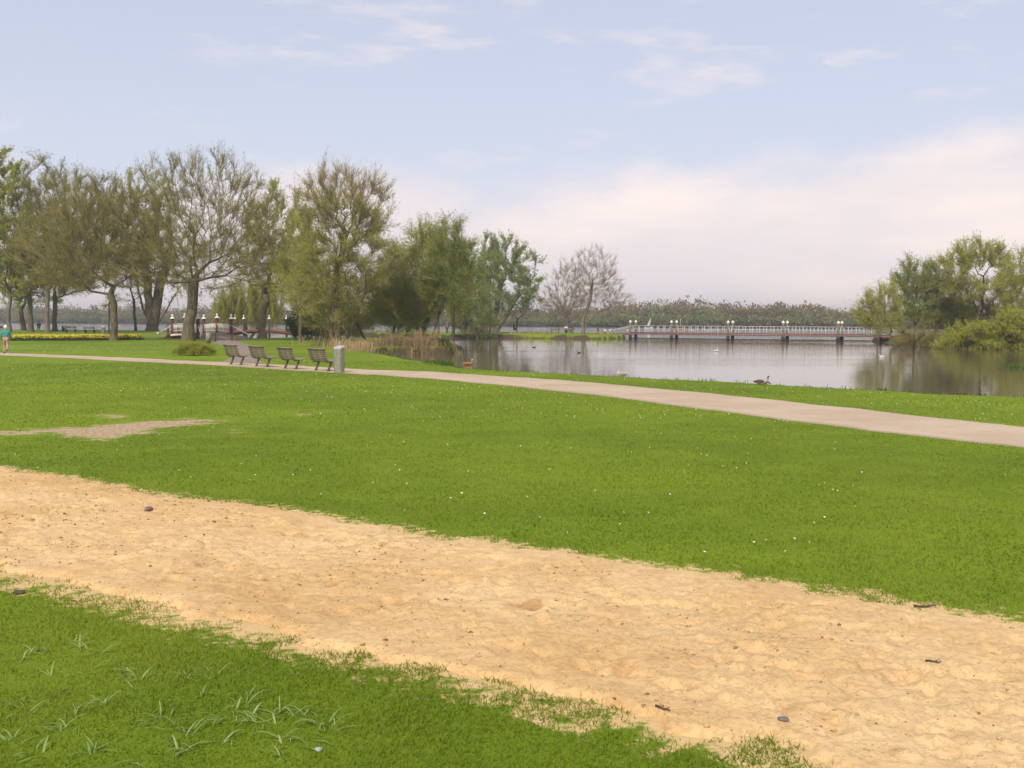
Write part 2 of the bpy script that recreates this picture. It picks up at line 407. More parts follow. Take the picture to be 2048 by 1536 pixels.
def signed(poly, X, Y):
    P = np.array(poly); Q = np.roll(P, -1, 0); inside = np.zeros(X.shape, bool); best = np.full(X.shape, 1e9)
    for (ax, ay), (bx, by) in zip(P, Q):
        dx, dy = bx - ax, by - ay; t = np.clip(((X - ax) * dx + (Y - ay) * dy) / (dx * dx + dy * dy + 1e-12), 0, 1)
        best = np.minimum(best, (X - ax - t * dx) ** 2 + (Y - ay - t * dy) ** 2)
        c = ((ay > Y) != (by > Y)) & (X < (bx - ax) * (Y - ay) / (by - ay + 1e-12) + ax); inside ^= c
    return np.where(inside, 1, -1) * np.sqrt(best)
def shore_sd(X, Y):
    X = np.asarray(X, float); Y = np.asarray(Y, float)
    return np.max([signed(p, X, Y) for p in LANDS], 0)
def ground_z(X, Y, sdv=None):
    sdv = shore_sd(X, Y) if sdv is None else sdv
    sdv = sdv + (fbm(X * .6, Y * .6, 3, 3) - .5) * .5
    k = sstep(-1.0, .35, sdv); k = np.where(sdv > .35, 1, k)
    return -2.0 * (1 - k) + land_z(X, Y) * k + k * (fbm(X * .5, Y * .5, 9, 2) - .5) * .05 * sstep(1, 4, sdv)

# sand strip outline (pixels on the sloping lawn)
SAND_FAR = [(-300, 902), (0, 938), (150, 958), (300, 990), (600, 1034), (800, 1066), (1000, 1096), (1250, 1134), (1500, 1166), (1750, 1206), (2048, 1256), (2400, 1325)]
SAND_NEAR = [(-300, 1080), (0, 1132), (120, 1170), (440, 1238), (620, 1292), (900, 1342), (1230, 1424), (1400, 1462), (1640, 1534), (2000, 1650), (2300, 1760)]
sand_poly = [tuple(gnd(*p)[:2]) for p in SAND_FAR] + [tuple(gnd(*p)[:2]) for p in SAND_NEAR[::-1]]
def sand_edge(X, Y):
    """metres inside the sand, with a ragged edge"""
    s = signed(sand_poly, X, Y)
    return s + (fbm(X * 1.2, Y * 1.2, 21, 3) - .5) * .35 + (fbm(X * 6, Y * 6, 25, 3) - .5) * .32

# the paths
PATH_UP = [(-500, 690), (0, 705.5), (160, 711.5), (320, 719), (470, 725.5), (690, 737), (850, 743.5), (1000, 752), (1200, 766), (1540, 799), (1800, 828), (2048, 855), (2500, 903)]
PATH_LO = [(-500, 694.5), (0, 710.5), (160, 717.5), (320, 725.5), (470, 733.5), (690, 746.5), (850, 756.5), (1000, 770), (1200, 792), (1540, 836), (1800, 868), (2048, 895), (2500, 957)]
path_poly = [tuple(gnd(*p)[:2]) for p in PATH_UP] + [tuple(gnd(*p)[:2]) for p in PATH_LO[::-1]]
side_poly_px = [(430, 681), (468, 680), (500, 689), (512, 695), (505, 706), (530, 727), (440, 724), (466, 713), (474, 702), (468, 695), (440, 690), (415, 686)]
side_poly = [tuple(gnd(*p)[:2]) for p in side_poly_px]
dirt_polys = [[gnd(*p) for p in q] for q in (
    [(-60, 866), (60, 858), (160, 853), (260, 845), (390, 838), (460, 838), (420, 848), (330, 857), (270, 874), (190, 880), (110, 868), (30, 870)],
    [(200, 830), (245, 829), (240, 836), (210, 836)], [(450, 862), (490, 856), (480, 864)], [(560, 830), (660, 824), (600, 830)])]

# ------------------------------------------------------------------ ground sheet
def ground():
    ang = np.radians(np.concatenate([np.linspace(-180, -38, 60, endpoint=False), np.linspace(-38, 38, 300, endpoint=False), np.linspace(38, 180, 60)]))
    rad = np.unique(np.concatenate([[.5, 1.0], np.geomspace(1.6, 700, 250), np.arange(28, 60, .5), np.arange(60, 130, 1.2), np.arange(130, 196, .9), [1000, 1600, 3000]]))
    A, Rr = np.meshgrid(ang, rad); X = Rr * np.sin(A); Y = Rr * np.cos(A)
    sdv = shore_sd(X.ravel(), Y.ravel()).reshape(X.shape)
    Z = ground_z(X, Y, sdv)
    se = sand_edge(X, Y)
    Z = Z - .05 * sstep(0.0, .3, se)
    na, nr = len(ang), len(rad)
    i = np.arange(nr - 1)[:, None] * na + np.arange(na - 1)[None]
    q = np.stack([i, i + 1, i + na + 1, i + na], -1).reshape(-1, 4)[:, ::-1]
    dirt = np.max([signed([p[:2] for p in pl], X, Y) for pl in dirt_polys], 0)
    b = MB(); b.add(np.stack([X, Y, Z], -1).reshape(-1, 3), q)
    o = b.build('ground', M['ground'], smooth=True, attrs={
        'dirt': (sstep(-1.0, .9, dirt)).ravel(), 'thin': np.maximum(sstep(-.7, .12, se), 0).ravel(), 'shore': np.where(np.hypot(X, Y) < 300, 1 - sstep(-.1, .75, sdv), 1.0).ravel()})
    tag(o, None, None, kind='structure')
ground()

def sheet(name, mat, poly, step, lift, edge_fn, attr_fn=None, zfn=None):
    P = np.array(poly); x0, y0 = P.min(0) - .4; x1, y1 = P.max(0) + .4
    X, Y = np.meshgrid(np.arange(x0, x1, step), np.arange(y0, y1, step))
    s = edge_fn(X, Y)
    Z = land_z(X, Y) + lift * sstep(-.02, .08, s) - .05 * sstep(.02, -.08, s) + (zfn(X, Y, s) if zfn else 0) + (fbm(X * .5, Y * .5, 9, 2) - .5) * .05
    keep = s > -.12
    idx = -np.ones(X.shape, int); ny, nx = X.shape
    qk = keep[:-1, :-1] & keep[1:, :-1] & keep[:-1, 1:] & keep[1:, 1:]
    used = np.zeros(X.shape, bool); used[:-1, :-1] |= qk; used[1:, :-1] |= qk; used[:-1, 1:] |= qk; used[1:, 1:] |= qk
    idx[used] = np.arange(used.sum())
    q = np.stack([idx[:-1, :-1][qk], idx[:-1, 1:][qk], idx[1:, 1:][qk], idx[1:, :-1][qk]], -1)
    b = MB(); b.add(np.stack([X[used], Y[used], Z[used]], -1), q)
    at_ = {k: v[used] for k, v in attr_fn(X, Y, s).items()} if attr_fn else None
    return b.build(name, mat, smooth=True, attrs=at_)

# footprints and scuffs in the sand
rs = np.random.RandomState(5)
_P = np.array(sand_poly); _foot = []
for _ in range(330):
    k = rs.uniform(-7, 12); _foot.append((k, rs.uniform(3, 16), rs.uniform(.045, .10), rs.uniform(.008, .026), rs.uniform(0, 3.14)))
for _px, _py, _r in ((410, 1137, .13), (520, 1165, .10), (670, 1178, .11), (790, 1210, .13), (1400, 1402, .12), (1660, 1455, .13), (1890, 1472, .14), (1250, 1345, .09), (2030, 1525, .14), (830, 1078, .12), (250, 1075, .12), (1080, 1190, .10), (1540, 1240, .11), (130, 1050, .10), (1600, 1370, .10), (960, 1150, .09)):
    _g = gnd(_px, _py); _foot.insert(0, (_g.x, _g.y, _r * .5, .017, 1.2 + .7 * math.sin(_px)))
def sand_z(X, Y, s):
    f = np.zeros(X.shape)
    for x, y, r, d, a in _foot:
        mk = (np.abs(X - x) < .7) & (np.abs(Y - y) < .7)
        if not mk.any(): continue
        u = (X[mk] - x) * math.cos(a) + (Y[mk] - y) * math.sin(a); v = -(X[mk] - x) * math.sin(a) + (Y[mk] - y) * math.cos(a)
        q = np.sqrt((u / (r * 1.7)) ** 2 + (v / r) ** 2)
        f[mk] += -d * np.exp(-q ** 4) + d * .5 * np.exp(-((q - 1.35) / .35) ** 2) * (.3 + 1.4 * fbm(X[mk] * 9, Y[mk] * 9, 55, 2))
    n = (fbm(X * 1.1, Y * 1.1, 31, 3) - .5) * .05 + (fbm(X * 5, Y * 5, 35, 4) - .5) * .035
    l = np.clip(fbm(X * 14, Y * 14, 41, 4) - .58, 0, 1) * .10
    cr = fbm(X * 3.2, Y * 4.2, 45, 4); l = l - .024 * np.clip(1 - np.abs(cr - .5) / .03, 0, 1) * sstep(.45, .58, fbm(X * 1.6, Y * 1.6, 47, 3)) - .16 * np.clip(fbm(X * 7, Y * 9, 49, 3) - .63, 0, 1)
    return (f + n + l) * sstep(.0, .45, s)
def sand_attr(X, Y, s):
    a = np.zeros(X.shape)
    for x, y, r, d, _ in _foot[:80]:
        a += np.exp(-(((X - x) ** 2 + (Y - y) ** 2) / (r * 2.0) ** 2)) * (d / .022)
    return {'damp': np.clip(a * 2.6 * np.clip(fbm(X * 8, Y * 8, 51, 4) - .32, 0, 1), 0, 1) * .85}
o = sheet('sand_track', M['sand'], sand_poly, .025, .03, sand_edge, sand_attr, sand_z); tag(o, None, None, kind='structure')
pe = lambda X, Y: signed(path_poly, X, Y) + (fbm(X * 1.3, Y * 1.3, 61, 4) - .5) * .22
def path_attr(X, Y, s): return {'edge': 1 - sstep(0, .45, s)}
PP = np.array(path_poly)
o = sheet('path', M['path'], [p for p in path_poly if -60 < p[0] < 40], .095, .018, pe, path_attr); tag(o, None, None, kind='structure')
o = sheet('side_path', M['gravel_dark'], side_poly, .15, .012, lambda X, Y: signed(side_poly, X, Y) + (fbm(X, Y, 66, 3) - .5) * .3); tag(o, None, None, kind='structure')

b = MB(); b.add([(-900, -60, WATER_Z), (900, -60, WATER_Z), (900, 900, WATER_Z), (-900, 900, WATER_Z)], [[0, 1, 2, 3]])
tag(b.build('lake_water', M['water']), None, None, kind='structure')

# ------------------------------------------------------------------ grass, weeds, daisies
def blades(X, Y, Z, hgt, wid, lean, rng, mb, seg2=False):
    n = len(X); a = rng.uniform(0, 2 * np.pi, n); la = rng.uniform(0, 2 * np.pi, n)
    w = np.stack([np.cos(a), np.sin(a), np.zeros(n)], -1) * (wid / 2)[:, None]
    base = np.stack([X, Y, Z - .004], -1); off = np.stack([np.cos(la), np.sin(la), np.zeros(n)], -1)
    tip = base + off * (lean * hgt)[:, None]; tip[:, 2] += hgt * np.sqrt(np.clip(1 - (lean * .8) ** 2, .05, 1))
    if not seg2:
        V = np.stack([base - w, base + w, tip], 1).reshape(-1, 3)
        mb.add(V, None, np.arange(n * 3).reshape(-1, 3))
    else:
        mid = base + off * (lean * hgt * .35)[:, None]; mid[:, 2] += hgt * .7
        V = np.stack([base - w, base + w, mid + w * .8, mid - w * .8, tip], 1).reshape(-1, 3); k = np.arange(n)[:, None] * 5
        mb.add(V, k + np.array([0, 1, 2, 3]), k + np.array([3, 2, 4]))
def lawn():
    rng = np.random.RandomState(11); mb = MB()
    n = 540000
    r = 3.0 * (55 / 3.0) ** (rng.uniform(0, 1, n) ** 1.25) ; a = np.radians(rng.uniform(-31, 31, n))
    X = r * np.sin(a); Y = r * np.cos(a)
    se = sand_edge(X, Y); pth = signed(path_poly, X, Y)
    dd = np.max([signed([p[:2] for p in pl], X, Y) for pl in dirt_polys], 0)
    dk = rng.uniform(0, 1, n) > sstep(-.7, .2, dd + (fbm(X * 2.2, Y * 2.2, 81, 3) - .5) * 2)
    tuf = sstep(.44, .62, fbm(X * 5.5, Y * 5.5, 77, 3)); edge_keep = rng.uniform(0, 1, n) < (1 - sstep(-.5, .0, se)) * .97 + tuf * (1 - sstep(-.1, .26, se)) * .9
    k = edge_keep & (pth < -.05) & dk
    far_ = np.where(r > 25)[0]; k[far_] &= shore_sd(X[far_], Y[far_]) > .3
    X, Y, r, se = X[k], Y[k], r[k], se[k]; m = len(X)
    Z = land_z(X, Y) + (fbm(X * .5, Y * .5, 9, 2) - .5) * .05 - .05 * sstep(0, .3, se) + .05 * sstep(0, .3, se)
    cl = fbm(X * 2.2, Y * 2.2, 71, 3)
    h = (.012 + .023 * rng.uniform(0, 1, m) ** 1.5) * (.6 + .8 * cl) * (1 + .012 * r)
    w = .0024 + .0010 * r * rng.uniform(.6, 1.3, m)
    blades(X, Y, Z, h, w, rng.uniform(.3, 1.2, m), rng, mb)
    o = mb.build('lawn_grass', M['blade']); tag(o, 'short green mown grass blades covering the lawn', 'grass', kind='stuff')
lawn()

def coarse():
    rng = np.random.RandomState(21); mb = MB()
    spots = [(110, 1345), (170, 1290), (80, 1300), (150, 1275), (180, 1305), (40, 1310), (165, 1338), (240, 1340), (255, 1350), (375, 1350), (425, 1348), (400, 1385), (265, 1375), (230, 1400),
             (210, 1405), (490, 1390), (480, 1405), (465, 1420), (515, 1425), (555, 1423), (600, 1425), (640, 1445), (560, 1475), (520, 1440), (350, 1450), (330, 1435), (380, 1460), (445, 1480), (575, 1510), (300, 1355),
             (15, 1480), (80, 1505), (30, 1400), (45, 1425), (370, 1495), (260, 1520), (150, 1420), (200, 1500), (620, 1480), (660, 1450), (120, 1455), (440, 1440)]
    for px, py in spots:
        p = gnd(px + rng.uniform(-10, 10), py + 8); n = rng.randint(4, 10)
        X = p.x + rng.normal(0, .02, n); Y = p.y + rng.normal(0, .02, n); Z = np.full(n, p.z)
        ln = rng.uniform(.05, .15, n); az = rng.uniform(0, 2 * np.pi, n)
        for i in range(n):
            t = np.linspace(0, 1, 5); d = np.array([math.cos(az[i]), math.sin(az[i]), 0]); sd_ = np.array([-d[1], d[0], 0]); ris = rng.uniform(.12, .5)
            c = np.array([X[i], Y[i], Z[i]]) + np.outer(t * ln[i] * .9, d); c[:, 2] += ln[i] * ris * np.sin(t * 2.3) * .8
            wv = rng.uniform(.0026, .0046) * (1 - t ** 2 * .95)
            V = np.concatenate([c - sd_ * wv[:, None], c + sd_ * wv[:, None]])
            mb.add(V, [[j, j + 5, j + 6, j + 1] for j in range(4)])
    tag(mb.build('coarse_grass', M['coarse'], smooth=True), 'pale long-bladed coarse grass tufts in the near lawn', 'grass', kind='stuff')
coarse()

def daisies():
    rng = np.random.RandomState(31); mb = MB(); P = []
    def zone(n, x0, x1, y0, y1, pw=1.0):
        for _ in range(n):
            px = rng.uniform(x0, x1); py = y0 + (y1 - y0) * rng.uniform() ** pw; P.append((px, py))
    zone(200, 1300, 2100, 775, 850); zone(120, 700, 1400, 748, 790); zone(190, 0, 420, 690, 708); zone(170, 0, 700, 722, 800); zone(120, 600, 1300, 770, 840)
    zone(110, 0, 2048, 800, 960); zone(40, 200, 2048, 960, 1130)
    X = []; 
    for px, py in P: g = gnd(px, py); X.append((g.x, g.y, g.z))
    X = np.array(X); ok = (signed(path_poly, X[:, 0], X[:, 1]) < -.1) & (shore_sd(X[:, 0], X[:, 1]) > .4) & (sand_edge(X[:, 0], X[:, 1]) < -.1)
    for x, y, z in X[ok]:
        d = math.hypot(x, y); r = rng.uniform(.006, .012) * (1 + .02 * d); k = 7; a = np.linspace(0, 2 * np.pi, k, endpoint=False) + rng.uniform(0, 6)
        hz = z + .03 + .0008 * d; tl = rng.uniform(-.5, .5, 2)
        ring = np.c_[x + r * np.cos(a), y + r * np.sin(a), hz + r * (np.cos(a) * tl[0] + np.sin(a) * tl[1])]
        low = np.c_[x + .3 * r * np.cos(a), y + .3 * r * np.sin(a), np.full(k, hz - .5 * r)]
        V = np.concatenate([ring, low, [[x, y, hz + .25 * r]], [[x, y, z]]])
        mb.add(V, [[k + j, k + (j + 1) % k, (j + 1) % k, j] for j in range(k)], [[2 * k, j, (j + 1) % k] for j in range(k)] + [[2 * k + 1, k + (j + 1) % k, k + j] for j in range(k)])
    tag(mb.build('daisies', M['daisy']), 'small white daisies dotted over the lawn', 'daisies', kind='stuff')
daisies()

def litter():
    rng = np.random.RandomState(41); mb = MB(); m2 = MB()
    for _ in range(230):
        px, py = rng.uniform(-50, 2100), 820 + 700 * rng.uniform() ** 1.6; g = gnd(px, py)
        if sand_edge(np.array([g.x]), np.array([g.y]))[0] > -.15: continue
        if signed(path_poly, np.array([g.x]), np.array([g.y]))[0] > -.2: continue
        s = rng.uniform(.006, .016) * (1 + .03 * g.y); a = rng.uniform(0, 6.28)
        V = np.array([[0, -1, 0], [.55, 0, .35], [0, 1, .2], [-.55, 0, .5], [0, 0, .1]]) * s
        c, n_ = math.cos(a), math.sin(a); V = np.c_[V[:, 0] * c - V[:, 1] * n_, V[:, 0] * n_ + V[:, 1] * c, V[:, 2]] + np.array([g.x, g.y, g.z + .028])
        mb.add(V, None, [[0, 1, 4], [1, 2, 4], [2, 3, 4], [3, 0, 4]])
    tag(mb.build('leaf_litter', M['leaflit']), 'scattered dry brown leaf scraps on the lawn', 'leaf litter', kind='stuff')
    # crumbs of earth and sand lying on the sand
    n = 0
    P = np.array(sand_poly); x0, y0 = P.min(0); x1, y1 = P.max(0)
    X = rng.uniform(max(x0, -8), min(x1, 9), 60000); Y = rng.uniform(y0, min(y1, 16), 60000); se = sand_edge(X, Y)
    cl = fbm(X * 1.4, Y * 1.4, 91, 3); k = (se > .05) & (rng.uniform(0, 1, 60000) < .12 + .75 * sstep(.42, .62, cl)) & (np.abs(np.arctan2(X, Y)) < .6)
    X, Y = X[k], Y[k]; se = se[k]
    Z = land_z(X, Y) + .03 + sand_z(X, Y, se) + (fbm(X * .5, Y * .5, 9, 2) - .5) * .05
    m = len(X); s = .0035 + .010 * rng.uniform(0, 1, m) ** 4.5
    base = np.array([[1, 0, 0], [0, 1, 0], [-1, 0, 0], [0, -1, 0], [0, 0, .75], [0, 0, -.6]], float)
    V = base[None] * (s[:, None, None] * rng.uniform(.5, 1.5, (m, 6, 1))); a = rng.uniform(0, 6.28, m)
    V = np.stack([V[..., 0] * np.cos(a)[:, None] * 1.4 - V[..., 1] * np.sin(a)[:, None], V[..., 0] * np.sin(a)[:, None] * 1.4 + V[..., 1] * np.cos(a)[:, None], V[..., 2]], -1) + np.stack([X, Y, Z], -1)[:, None]
    f = np.array([[0, 1, 4], [1, 2, 4], [2, 3, 4], [3, 0, 4], [1, 0, 5], [2, 1, 5], [3, 2, 5], [0, 3, 5]])
    m2.add(V.reshape(-1, 3), None, (np.arange(m)[:, None, None] * 6 + f).reshape(-1, 3))
    tag(m2.build('sand_crumbs', M['clod']), 'small crumbs of earth lying on the sand', 'sand crumbs', kind='stuff')
litter()

# ------------------------------------------------------------------ trees
def _perp(D, rng):
    r = rng.normal(size=D.shape); r -= D * (r * D).sum(-1, keepdims=True); return r / (np.linalg.norm(r, axis=-1, keepdims=True) + 1e-9)

def grow(rng, stems, lobes, n_att, bf):
    """stems: list of polylines (root to fork); lobes: (cx,cy,cz,rx,ry,rz) the crown reaches into. Balanced spanning tree."""
    P, par, plen, conn = [], [], [], []
    for st in stems:
        st = np.asarray(st, float); fine = [st[0]]
        for a, c in zip(st[:-1], st[1:]):
            k = max(1, int(np.linalg.norm(c - a) / .7))
            for i in range(1, k + 1): fine.append(a + (c - a) * i / k)
        L = 0; fine = np.array(fine); n = len(fine)
        if n > 3: fine[1:-1] += rng.normal(0, .05, (n - 2, 3)) * np.array([1, 1, .2])
        for i, p in enumerate(fine):
            if i: L += np.linalg.norm(p - fine[i - 1])
            P.append(p); par.append(-1 if i == 0 else len(P) - 2); plen.append(L * .5); conn.append(i >= n * .72)
    vol = np.array([l[3] * l[4] * l[5] for l in lobes]) ** .8; cnt = np.maximum(12, (n_att * vol / vol.sum()).astype(int)); A = []
    for l, c in zip(lobes, cnt):
        v = rng.normal(size=(c, 3)); v /= np.linalg.norm(v, axis=1)[:, None]; rr = rng.uniform(0, 1, c) ** .42
        A.append(np.array(l[:3]) + v * rr[:, None] * np.array(l[3:6]))
    A = np.concatenate(A); A = A[A[:, 2] > min(.4, .2 * A[:, 2].max())]; n = len(A)
    best = np.full(n, 1e9); bp = np.zeros(n, int)
    def upd(i):
        nonlocal best, bp
        c = np.linalg.norm(A - P[i], axis=1); dz = np.clip(P[i][2] - A[:, 2], 0, None)
        c = c + .5 * dz + bf * plen[i]; k = c < best; best = np.where(k, c, best); bp = np.where(k, i, bp)
    for i in range(len(P)):
        if conn[i]: upd(i)
    done = np.zeros(n, bool)
    for _ in range(n):
        j = int(np.argmin(np.where(done, 1e9, best))); done[j] = True; p = bp[j]
        a, c = P[p], A[j]; L = np.linalg.norm(c - a); k = max(1, int(L / 1.3)); prev = p
        for i in range(1, k + 1):
            q = a + (c - a) * i / k
            if i < k: q = q + rng.normal(0, .10, 3)
            P.append(q); par.append(prev); plen.append(plen[prev] + L / k); conn.append(True); prev = len(P) - 1
            upd(prev)
    P = np.array(P); par = np.array(par); nn = len(P); ns = sum(1 for c in conn if not c)
    # smooth a little, then radii by the pipe model
    for _ in range(2):
        s = np.zeros_like(P); w = np.zeros(nn); k = par >= 0
        np.add.at(s, np.arange(nn)[k], P[par[k]]); np.add.at(w, np.arange(nn)[k], 1); np.add.at(s, par[k], P[k]); np.add.at(w, par[k], 1)
        mv = (w > 1) & (par >= 0) & np.array(conn); P[mv] = .55 * P[mv] + .45 * s[mv] / w[mv][:, None]
    tips = np.zeros(nn); hasch = np.zeros(nn, bool); hasch[par[par >= 0]] = True; tips[~hasch] = 1
    for i in range(nn - 1, -1, -1):
        if par[i] >= 0: tips[par[i]] += tips[i]
    return P, par, tips, np.array(plen)

def edge_tubes(mb, A, B, ra, rb, da, db, k, m):
    n = len(A)
    if n == 0: return
    def frame(D):
        up = np.where(np.abs(D[:, 2:3]) < .9, np.array([[0, 0, 1.]]), np.array([[1., 0, 0]]))
        up = np.broadcast_to(np.array([[.31, .95, .05]]), D.shape)
        u = np.cross(up, D); u /= np.linalg.norm(u, axis=1)[:, None] + 1e-9; return u, np.cross(D, u)
    a = np.linspace(0, 2 * np.pi, k, endpoint=False); ua, va = frame(da); ub, vb = frame(db)
    ca, sa = np.cos(a)[None, :, None], np.sin(a)[None, :, None]
    r1 = A[:, None] + ra[:, None, None] * (ca * ua[:, None] + sa * va[:, None]); r2 = B[:, None] + rb[:, None, None] * (ca * ub[:, None] + sa * vb[:, None])
    V = np.concatenate([r1, r2], 1).reshape(-1, 3); j = np.arange(k); q = np.stack([j, (j + 1) % k, (j + 1) % k + k, j + k], -1)
    mb.add(V, (np.arange(n)[:, None, None] * 2 * k + q).reshape(-1, 4), m=m)

def make_tree(name, label, cat, loc, stems, lobes, seed, r_base, n_att=300, bf=.35, bark='bark', twig='twig', leaf=None, n_twig=5000, n_sub=14000, n_leaf=0,
              twig_len=1.1, leaf_size=.07, tw_w=.02, droop=0.0, up=.35, leaf_low=None, group=None, r_tip=.014, hang=0.0):
    if leaf in ('leaf_willow', 'leaf_green', 'leaf_lime', 'leaf_cool') and twig == 'twig': twig = 'twig_willow'
    rng = np.random.RandomState(seed)
    P, par, tips, plen = grow(rng, stems, lobes, n_att, bf)
    nn = len(P); ex = math.log(r_base / r_tip) / math.log(max(tips.max(), 2)); rad = r_tip * np.maximum(tips, 1) ** ex
    rel = tips / tips.max(); rad = rad * (1 - .38 * sstep(.75, .15, rel))
    zz = P[:, 2]; rad = rad * (1 + .55 * np.exp(-np.clip(zz, 0, None) / (1.3 * r_base)) * (rad > .5 * r_base))
    k = par >= 0; I = np.arange(nn)[k]; J = par[k]
    D = P[I] - P[J]; D /= np.linalg.norm(D, axis=1)[:, None] + 1e-9
    main = np.full(nn, -1); order = np.argsort(tips[I]); main[J[order]] = I[order]
    ed = np.zeros((nn, 3)); ed[I] = D; ed[~k] = (0, 0, 1)
    tan = ed.copy(); mk = main >= 0; tan[mk] = ed[mk] + ed[main[mk]]; tan /= np.linalg.norm(tan, axis=1)[:, None] + 1e-9
    ism = main[J] == I; da = np.where(ism[:, None], tan[J], D); ra = np.where(ism, rad[J], np.minimum(rad[J], rad[I] * 1.25)); db = tan[I]
    root = thing(name, label, cat, loc, 0, group)
    tb = MB(); thick = rad[I] > min(max(.04, r_base * .13), r_base * .45)
    bigk = 9 if r_base > .3 else 7
    edge_tubes(tb, P[J][thick], P[I][thick], ra[thick], rad[I][thick], da[thick], db[thick], bigk, 0)
    tb.build('trunk', M[bark], root, smooth=True)
    cb = MB(); th = ~thick
    edge_tubes(cb, P[J][th], P[I][th], ra[th], rad[I][th], da[th], db[th], 3, 0)
    # twigs
    cand = np.where((rad[I] < r_base * .30) & (P[I][:, 2] > min(.6, .15 * P[:, 2].max())))[0]
    wt = 1.0 / (rad[I][cand] + .02); wt /= wt.sum()
    e = rng.choice(cand, n_twig, p=wt); t = rng.uniform(0, 1, n_twig)[:, None]
    S = P[J[e]] * (1 - t) + P[I[e]] * t; cen = np.mean([l[:3] for l in lobes], 0)
    outw = S - cen; outw /= np.linalg.norm(outw, axis=1)[:, None] + 1e-9
    d = D[e] * .85 + outw * .45 + rng.normal(0, .36, (n_twig, 3)); d[:, 2] += up; d /= np.linalg.norm(d, axis=1)[:, None]
    ln = twig_len * rng.uniform(.35, 1.25, n_twig); 
    if hang:
        hm = rng.uniform(0, 1, n_twig) < hang; ln = np.where(hm, ln * 2.2, ln)
        d[hm] = d[hm] * .25 + np.array([0, 0, -1.0]); d /= np.linalg.norm(d, axis=1)[:, None]
    mid = S + d * (ln * .5)[:, None] + rng.normal(0, .06, (n_twig, 3)) * ln[:, None]; d2 = d + rng.normal(0, .3, (n_twig, 3)); d2[:, 2] += up * .4 - droop; d2 /= np.linalg.norm(d2, axis=1)[:, None]
    E = mid + d2 * (ln * .5)[:, None]; wv = _perp(d, rng) * (tw_w * .5)
    V = np.stack([S - wv, S + wv, mid + wv * .7, mid - wv * .7, E], 1).reshape(-1, 3); kk = np.arange(n_twig)[:, None] * 5
    cb.add(V, kk + np.array([0, 1, 2, 3]), kk + np.array([3, 2, 4]), m=0)
    n_sub = int(n_sub * .85)
    if n_sub:
        e2 = rng.randint(0, n_twig, n_sub); t = rng.uniform(.15, 1, n_sub)[:, None]
        S2 = np.where(t < .5, S[e2] * (1 - 2 * t) + mid[e2] * 2 * t, mid[e2] * (2 - 2 * t) + E[e2] * (2 * t - 1))
        d3 = d[e2] * .75 + rng.normal(0, .45, (n_sub, 3)); d3[:, 2] += up * .6 - droop
        if hang: d3[hm[e2]] = d3[hm[e2]] * .5 + np.array([0, 0, -.8])
        d3 /= np.linalg.norm(d3, axis=1)[:, None]
        l2 = twig_len * .5 * rng.uniform(.3, 1.2, n_sub); E2 = S2 + d3 * l2[:, None]; wv = _perp(d3, rng) * (tw_w * .36)
        cb.add(np.stack([S2 - wv, S2 + wv, E2], 1).reshape(-1, 3), None, np.arange(n_sub * 3).reshape(-1, 3), m=0)
    else: S2, E2 = S, E
    if n_leaf:
        n_leaf = int(n_leaf * 1.6); leaf_size = leaf_size * .92; n_sub = n_sub
        pool = np.arange(len(S2))
        if leaf_low is not None:
            lim, soft = leaf_low; pr = 1 - sstep(lim - soft, lim + soft, E2[:, 2]); pr = pr * .97 + .03; pool = pool[rng.uniform(0, 1, len(pool)) < pr]
        e3 = rng.choice(pool, n_leaf); t = rng.uniform(.25, 1.1, n_leaf)[:, None]; C = S2[e3] * (1 - t) + E2[e3] * t + rng.normal(0, .06, (n_leaf, 3))
        N_ = rng.normal(size=(n_leaf, 3)); N_[:, 2] = np.abs(N_[:, 2]) * .7 + .2; N_ /= np.linalg.norm(N_, axis=1)[:, None]; U = _perp(N_, rng); W = np.cross(N_, U)
        s = leaf_size * rng.uniform(.5, 1.35, n_leaf)[:, None]; el = 1.5
        if hang or droop: U[:, 2] -= .8; U /= np.linalg.norm(U, axis=1)[:, None]; el = 2.2
        V = np.stack([C - U * s * el * .5 - W * s * .3, C - U * s * el * .35 + W * s * .36, C + U * s * el * .6], 1).reshape(-1, 3)
        cb.add(V, None, np.arange(n_leaf * 3).reshape(-1, 3), m=1)
    cb.build('crown', [M[twig]] + ([M[leaf]] if leaf else []), root)
    return root

def ptree(name, label, base, lobes_px, fork_px, r_px, seed, dist=None, water=False, stems_px=None, depth=.85, cat='tree', **kw):
    """a tree whose outline is read off the photograph at the distance its foot gives"""
    bx, by = base
    p = gnd(bx, by) if not water else at(bx, by, WATER_Z)
    if dist is not None: x = px_at(bx, dist); p = Vector((x, dist, float(land_z(x, dist))))
    s = p.y / F_PX; rng = np.random.RandomState(seed + 500)
    # foot pixel for this distance (keeps heights true if dist was given)
    hy = CY + 131.0 * -1
    d = p - EYE; loc_c = CM.transposed() @ d; byp = CY - F_PX * loc_c.y / -loc_c.z
    cv = lambda x, y: ((x - bx) * s, (byp - y) * s)
    lobes = []
    for l in lobes_px:
        x, z = cv(l[0], l[1]); rx, rz = l[2] * s * 1.17, l[3] * s * 1.13; ry = rx * depth if len(l) < 5 else l[4] * s
        lobes.append((x, rng.uniform(-.15, .15) * ry, z, rx, ry, rz))
    stems = []
    for f in (stems_px or [[(bx, by)] + ([fork_px] if fork_px else [])]):
        st = []
        for i, (x, y) in enumerate(f):
            cx, cz = cv(x, y); st.append((cx, rng.uniform(-.3, .3) if i else rng.uniform(-.1, .1), cz if i else -.15))
        stems.append(st)
    gz = float(ground_z(np.array([p.x]), np.array([p.y]))[0])
    return make_tree(name, label, cat, (p.x, p.y, gz if not water else max(gz, WATER_Z - .3)), stems, lobes, seed, r_px * s * (.74 if not stems_px or len(stems_px) == 1 else .62), **kw)

